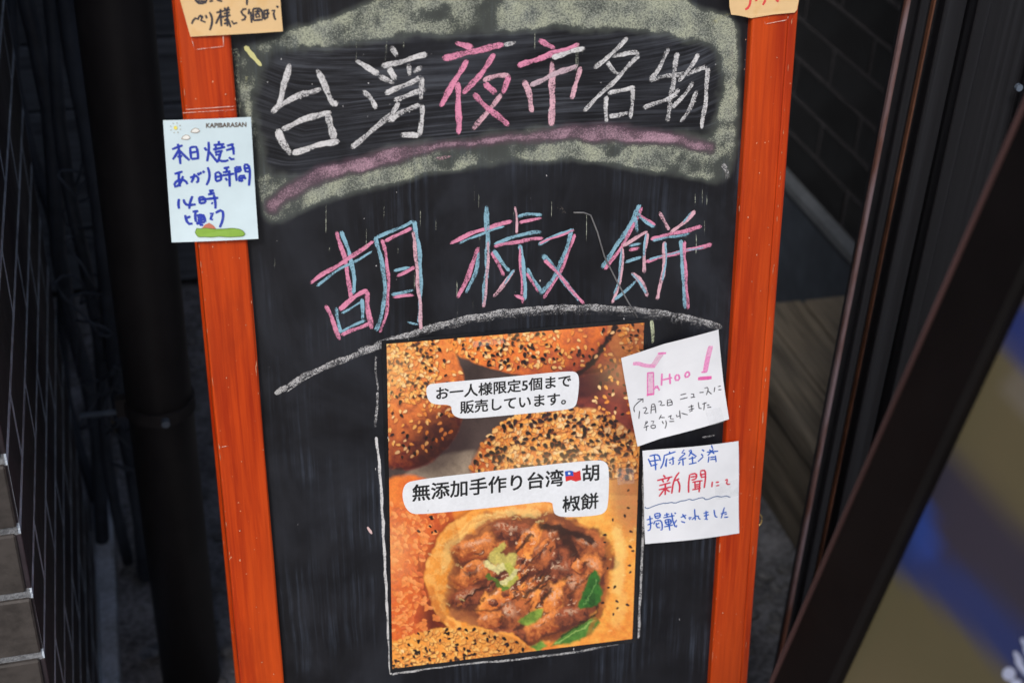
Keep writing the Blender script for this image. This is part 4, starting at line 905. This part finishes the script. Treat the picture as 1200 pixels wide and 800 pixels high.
# tan note top left
a3 = ((205, 0), 9.23)
ti = thin(1.9, BK, [[(210,-30),(240,40),(330,35),(345,-10)],[(240,8),(330,12)],[(370,15),(410,5)],[(450,-5),(510,12)],[(775,-35),(775,50)],
 [(180,260),(215,180),(240,230),(265,170)],[(270,160),(300,200)],[(300,170),(270,230),(330,240)],[(330,160),(345,200)],[(370,130),(400,180),(400,260),(375,325)],
 [(445,135),(520,115)],[(490,95),(500,280)],[(490,150),(440,255)],[(500,170),(525,190)],[(530,80),(545,100)],[(580,70),(560,100)],[(520,115),(595,100)],[(525,145),(590,130)],[(520,175),(600,160)],[(560,100),(565,280)],[(530,220),(560,200)],[(570,200),(600,290)],[(530,260),(550,240)],[(610,220),(625,260),(670,240)],
 [(770,90),(710,100),(715,150),(760,160),(765,200),(715,215)],[(800,90),(790,150)],[(815,120),(825,240)],[(840,90),(845,215)],[(840,90),(935,80),(945,200)],[(860,120),(920,115)],[(890,95),(890,140)],[(865,145),(915,140),(918,180),(870,185),(865,145)],[(845,215),(945,205)],
 [(960,100),(965,200)],[(960,110),(1010,100)],[(970,145),(1020,135)],[(995,90),(1000,190),(960,205)],[(1040,110),(1080,95),(1055,150),(1085,210)],[(1090,60),(1115,75)]], *a3)
note('tan_note', [(202,-32),(325,-36),(331,36),(223,43)], HF+.0015, KRAFT, 'tan paper note with black handwriting at the top left of the frame', 'note', ti, lambda u, v: .0015+.0015*math.sin(u*45+.6)+.3*max(0, -v-.012)**1.5)
a4 = ((850, 0), 13.33)
note('tan_note', [(853,-30),(936,-30),(934,14),(856,18)], HF+.0012, KRAFT, 'torn tan paper scrap with red writing at the top right of the frame', 'note',
 thin(2.4, (.72,.06,.06), [[(270,-60),(300,20),(330,100)],[(395,-40),(385,70),(360,125),(310,155)],[(470,-20),(485,20)],[(620,-20),(605,40),(580,80)],[(780,-10),(820,25)]], *a4), lambda u, v: .0008+.001*math.sin(u*60),
 poly=[(853,-30),(936,-30),(935,0),(933,11),(930,14.5),(905,17),(880,21.5),(866,18.5),(857,17.5),(855,8)])
# white note with pink lettering
a5 = ((725, 385), 9.23); a6 = ((735, 445), 10.0); PK = (.80, .22, .52); LP = (.80, .52, .68)
yi = [([(725+x/9.23, 385+y/9.23) for x, y in l_], w_, c_, .9) for l_, w_, c_ in (
 ([(350,400),(380,375),(415,310),(462,260)],7.6,LP),([(337,470),(340,560),(340,700)],7,LP),([(140,362),(200,358),(270,388),(390,397)],5,(.84,.36,.62)),([(415,258),(505,256)],2.4,PK),
 ([(305,465),(304,580),(306,720)],1.5,PK),([(370,465),(372,560),(375,700)],1.5,PK),([(298,470),(372,468)],2.6,PK),([(975,165),(945,300),(920,455)],6.6,(.86,.30,.60)),([(975,165),(950,280)],5,(.85,.42,.66)),([(880,455),(935,452)],2,PK),([(845,525),(990,512)],5,(.80,.12,.42)),
 ([(385,650),(402,590),(438,665)],1.8,PK),([(392,630),(425,635)],1.5,PK),([(465,480),(460,612)],2.2,PK),([(545,478),(552,592)],2.2,PK),([(465,552),(572,522)],2,PK),
 ([(625,485),(600,510),(605,550),(640,550),(655,515),(630,485)],2.2,PK),([(735,450),(705,480),(710,518),(740,510),(762,475),(735,450)],2.2,PK))]
yi += [([(757,461.3),(766,460.8)], 2.4, (.82,.14,.45), .95)]
yi += thin(1.15, BK, [[(75,360),(60,310),(100,260),(180,205)],[(110,215),(180,205),(175,250)],[(135,350),(125,440)],[(175,320),(215,305),(225,335),(175,390),(240,375)],[(280,280),(270,385)],[(280,280),(320,265),(330,380)],[(285,310),(320,305)],[(285,340),(325,335)],[(360,250),(400,240),(405,265),(370,305),(435,285)],[(465,230),(465,295)],[(465,230),(515,215),(520,280)],[(470,260),(515,250)],[(465,295),(520,280)],
 [(615,165),(680,145)],[(610,215),(695,190)],[(735,150),(770,145),(765,180)],[(730,190),(780,180)],[(830,130),(880,125)],[(890,80),(945,60),(910,155)],[(930,110),(970,145)],[(1010,65),(1000,120)],[(1045,60),(1080,50)],[(1050,95),(1085,92)],
 [(215,465),(190,490),(230,485)],[(230,470),(190,520)],[(180,540),(240,520)],[(215,520),(210,575)],[(270,470),(300,460),(310,490),(290,500)],[(265,520),(320,510),(325,545),(270,555),(265,520)],[(395,400),(365,450)],[(380,430),(430,430)],[(400,470),(415,500)],[(440,460),(450,500),(430,550)],[(470,420),(510,400)],[(500,400),(490,450),(530,440)],[(480,470),(535,465)],[(560,390),(560,420),(600,400)],[(600,340),(605,430)],[(620,370),(690,385)],[(700,300),(760,280)],[(705,330),(765,310)],[(735,270),(745,350),(710,350)],[(815,240),(820,320),(850,310)],[(860,260),(910,240)],[(885,240),(875,325)],[(910,270),(940,265)],[(915,295),(960,290)]], *a6)
yn, YO, yhf = note('white_note', [(726,417),(839,383),(851,487),(745,520)], .0026, PAPER, 'tilted white note with pink marker lettering over the top right of the poster', 'note', yi, lambda u, v: .0006+.0026*abs(math.sin(u*34+.4))+.30*max(0, v-.01)**1.5+.35*max(0, -v-.012+u*.3)**1.4)
sheet('tape', [(824,478),(842,474),(846,490),(828,495)], .0034+.0012, CLEAR, yn, YO, 3, 3, yhf)
a7 = ((750, 515), 10.0); a8 = ((750, 570), 10.0)
ni = thin(1.7, NB2, [[(95,220),(130,300)],[(110,190),(215,160),(235,240)],[(110,250),(220,230)],[(120,305),(200,280)],[(165,180),(175,260),(180,350)],
 [(340,130),(345,160)],[(275,180),(410,130)],[(280,180),(270,260),(235,330)],[(310,210),(290,300)],[(300,230),(300,310)],[(330,230),(395,200)],[(375,190),(385,290),(360,280)],[(340,250),(350,270)],
 [(510,105),(470,150),(520,145)],[(520,150),(450,210)],[(435,230),(530,200)],[(490,200),(495,290)],[(460,240),(440,280)],[(560,120),(610,100),(560,180)],[(570,130),(650,180)],[(560,210),(640,190)],[(600,180),(605,260)],[(560,270),(650,250)],
 [(715,100),(740,120)],[(705,150),(725,175)],[(730,180),(665,240)],[(825,50),(840,90)],[(770,130),(905,120)],[(800,100),(860,150)],[(850,95),(780,170)],[(795,180),(785,250)],[(870,170),(880,245)],[(810,190),(865,185)],[(810,215),(870,210)]], *a7)
ni += thin(2.0, RD, [[(265,405),(290,430)],[(195,470),(370,420)],[(250,450),(270,490)],[(340,430),(310,480)],[(220,530),(350,490)],[(215,580),(360,540)],[(290,500),(290,640)],[(280,570),(220,660)],[(300,570),(340,600)],[(450,365),(400,430),(375,520),(365,620)],[(390,470),(450,440)],[(430,460),(460,520),(450,605)],
 [(570,390),(555,500),(560,605)],[(575,390),(650,370),(650,440),(590,455)],[(580,420),(645,410)],[(690,350),(750,330),(755,430),(740,550)],[(695,360),(700,430),(745,415)],[(695,395),(745,380)],[(600,480),(720,460)],[(630,480),(635,560)],[(690,470),(680,600)],[(635,510),(685,505)],[(635,535),(685,530)],[(600,570),(700,550)],
 [(835,475),(830,540)],[(875,485),(915,480)],[(880,525),(920,520)],[(985,460),(1030,450),(1000,490),(1010,515),(1050,510)]], *a7)
ni += thin(1.1, (.02,.10,.28), [[(60,235),(75,265),(170,220),(230,200),(280,185),(310,190),(370,170),(400,190),(480,150),(520,155),(570,125),(600,150),(680,120),(740,110),(760,150),(880,95),(950,115),(1000,95),(1055,120)]], *a8)
ni += thin(1.7, NB2, [[(80,390),(150,370)],[(115,340),(130,500),(90,515)],[(90,450),(150,420)],[(170,320),(235,300),(240,360),(180,375),(170,320)],[(180,345),(235,335)],[(175,400),(160,440)],[(180,400),(255,385),(260,510),(235,500)],[(190,420),(190,480),(235,475)],[(200,440),(225,420)],
 [(280,330),(340,315)],[(310,300),(315,345)],[(270,360),(400,330)],[(290,385),(360,370),(365,430),(300,440),(290,385)],[(300,410),(360,400)],[(280,465),(380,440)],[(325,370),(345,505)],[(365,300),(380,400),(415,480),(425,440)],[(425,380),(390,430)],[(400,295),(415,310)],
 [(470,350),(535,320)],[(490,310),(530,365)],[(475,395),(520,410)],[(565,350),(600,335),(570,385),(565,350)],[(630,250),(640,380)],[(600,375),(670,310),(680,370),(700,370)],
 [(735,300),(795,285)],[(740,330),(800,315)],[(765,270),(770,380),(740,375),(760,355),(785,375)],[(860,260),(870,340),(900,350)],[(940,310),(1010,290)],[(985,235),(945,360)],[(985,320),(1015,310)],[(980,350),(1030,350)]], *a8)
nn, NO, nhf = note('white_note', [(753,528),(865,516),(866,624),(756,637)], HF+.001, PAPER, 'white note with blue and red handwriting taped across the lower right frame edge', 'note', ni, lambda u, v: .0010+.0012*math.sin(u*50+1.2)+.0006*math.sin(v*70))
sheet('tape', [(836,566),(864,560),(866,580),(838,585)], HF+.0026, CLEAR, nn, NO, 3, 3, nhf)

# ------------------------------------------------------------------ door frame on the right
J = atd(1000, 330, 1.45); JX, JY = float(J[0]), float(J[1])
dj = empty('door_frame', (JX, JY, 0)); tag(dj, 'black grooved metal door frame with worn copper edge right of the menu board', 'door frame')
MB().box((0.0, 0.0052, 0), (0.75, 0.011, 2.5)).build('frame_face', JAMB, dj)
MB().box((-.0015, -.001, 0), (0.003, 0.005, 2.5), .001).build('edge_strip', COPPER, dj)
xs_ = 0.012
for wdt, gap, dep, mt in ((.009,.004,.006,JAMB),(.0018,.006,.007,simple('dull_copper', (.085, .035, .02), .5, n1=20, var=.6)),(.022,.006,.012,JAMB),(.014,.008,.02,JAMB),(.05,.006,.006,JAMB),(.008,.012,.022,JAMB),(.03,.01,.012,JAMB),(.01,.02,.026,JAMB),(.06,.01,.008,JAMB),(.012,.012,.024,JAMB)):
    MB().box((xs_, 0.0035-dep, 0), (xs_+wdt, 0.0035, 2.5), .001).build('track', mt, dj); xs_ += wdt+gap
MB().tube([(.118, -.0215, .93), (.118, -.0255, .93)], .0035, 8).build('screw', STEEL, dj)

# ------------------------------------------------------------------ leaning framed sign in the foreground
A0 = atd(922, 800, .93); A1 = atd(1105, 389, .80); up_ = (A1-A0)/np.linalg.norm(A1-A0)
B0 = atd(1003, 775, .86) - A0
wv = B0 - up_*(B0@up_); wv /= np.linalg.norm(wv); nv = np.cross(wv, up_)      # wv across the sign, nv out of its face
if nv @ (CAM-A0) < 0: nv = -nv
base_t = (0.0-A0[2])/up_[2]; Q0 = A0 + up_*base_t
Rm = Matrix(((wv[0], -nv[0], up_[0]), (wv[1], -nv[1], up_[1]), (wv[2], -nv[2], up_[2])))
ls = empty('leaning_framed_panel', Q0, Rm); tag(ls, 'black framed glossy panel with colour patches leaning in the foreground at the lower right corner', 'poster frame')
Hs = 1.42/abs(up_[2]); Ws = .62; fw = .05
print('lean', A0, A1, up_, wv, nv, 'height', Hs, 'root', Q0)
MB().box((0, -.012, 0), (fw, .012, Hs), .003).build('frame_side', BLACKFRAME, ls)
MB().box((Ws-fw, -.012, 0), (Ws, .012, Hs), .003).build('frame_side', BLACKFRAME, ls)
MB().box((fw+.0005, -.011, 0), (Ws-fw-.0005, .011, fw), .003).build('frame_rail', BLACKFRAME, ls)
MB().box((fw+.0005, -.011, Hs-fw), (Ws-fw-.0005, .011, Hs), .003).build('frame_rail', BLACKFRAME, ls)
MB().box((-.0015, -.0125, 0.0), (.0, -.009, Hs)).build('worn_edge', simple('dull_red_edge', (.05, .025, .025), .6, n1=30, var=.6, stretch=(1, 1, .1)), ls)
# colour patches on its face: broad olive and blue bands, small white shapes
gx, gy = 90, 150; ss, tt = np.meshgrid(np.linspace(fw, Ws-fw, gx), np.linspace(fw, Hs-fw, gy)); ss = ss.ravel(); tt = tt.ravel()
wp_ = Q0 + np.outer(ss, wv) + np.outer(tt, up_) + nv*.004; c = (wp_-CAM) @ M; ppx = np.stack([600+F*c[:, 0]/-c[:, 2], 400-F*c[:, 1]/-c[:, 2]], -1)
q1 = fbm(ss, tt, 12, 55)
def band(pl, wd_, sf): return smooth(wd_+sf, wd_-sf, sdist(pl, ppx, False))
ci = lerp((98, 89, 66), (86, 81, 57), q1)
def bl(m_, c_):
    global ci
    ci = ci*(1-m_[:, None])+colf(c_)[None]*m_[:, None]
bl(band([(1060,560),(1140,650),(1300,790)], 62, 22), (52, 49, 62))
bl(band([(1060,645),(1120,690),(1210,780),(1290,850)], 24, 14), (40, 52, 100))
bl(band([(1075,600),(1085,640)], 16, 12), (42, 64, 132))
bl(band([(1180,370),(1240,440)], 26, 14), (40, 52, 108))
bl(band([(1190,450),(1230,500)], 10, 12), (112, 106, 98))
gridmesh('panel_colours', np.stack([ss, -.004+0*ss, tt], -1), gx, gy, print_mat('sign_colours', .45, .35), ls, {'ink': ci})
MB().box((fw-.004, -.003, fw-.004), (Ws-fw+.004, .004, Hs-fw+.004)).build('backing_panel', BLACKFRAME, ls)
mo = MB(); 
def sign_uv(px, py, off=.0055):
    r = ray(px, py); q = Q0+nv*off-CAM; t = (q@nv)/(r@nv); p = CAM+r*t-Q0; return float(p@wv), float(p@up_)
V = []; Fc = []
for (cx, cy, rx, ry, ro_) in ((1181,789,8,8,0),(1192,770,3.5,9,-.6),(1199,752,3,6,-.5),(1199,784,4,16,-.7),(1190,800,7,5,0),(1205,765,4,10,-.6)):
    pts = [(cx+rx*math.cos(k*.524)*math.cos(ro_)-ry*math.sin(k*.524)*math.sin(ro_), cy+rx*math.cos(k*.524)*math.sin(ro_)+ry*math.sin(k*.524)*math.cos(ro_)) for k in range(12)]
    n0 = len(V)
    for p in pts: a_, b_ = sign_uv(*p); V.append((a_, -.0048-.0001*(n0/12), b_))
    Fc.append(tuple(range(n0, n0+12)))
mesh('white_shapes', V, Fc, flat('pale_shapes', (.40, .44, .60)), ls)
MB().box((.03, .02, 0), (.06, .035, Hs*.9), .003).build('prop_leg', BLACKFRAME, ls)
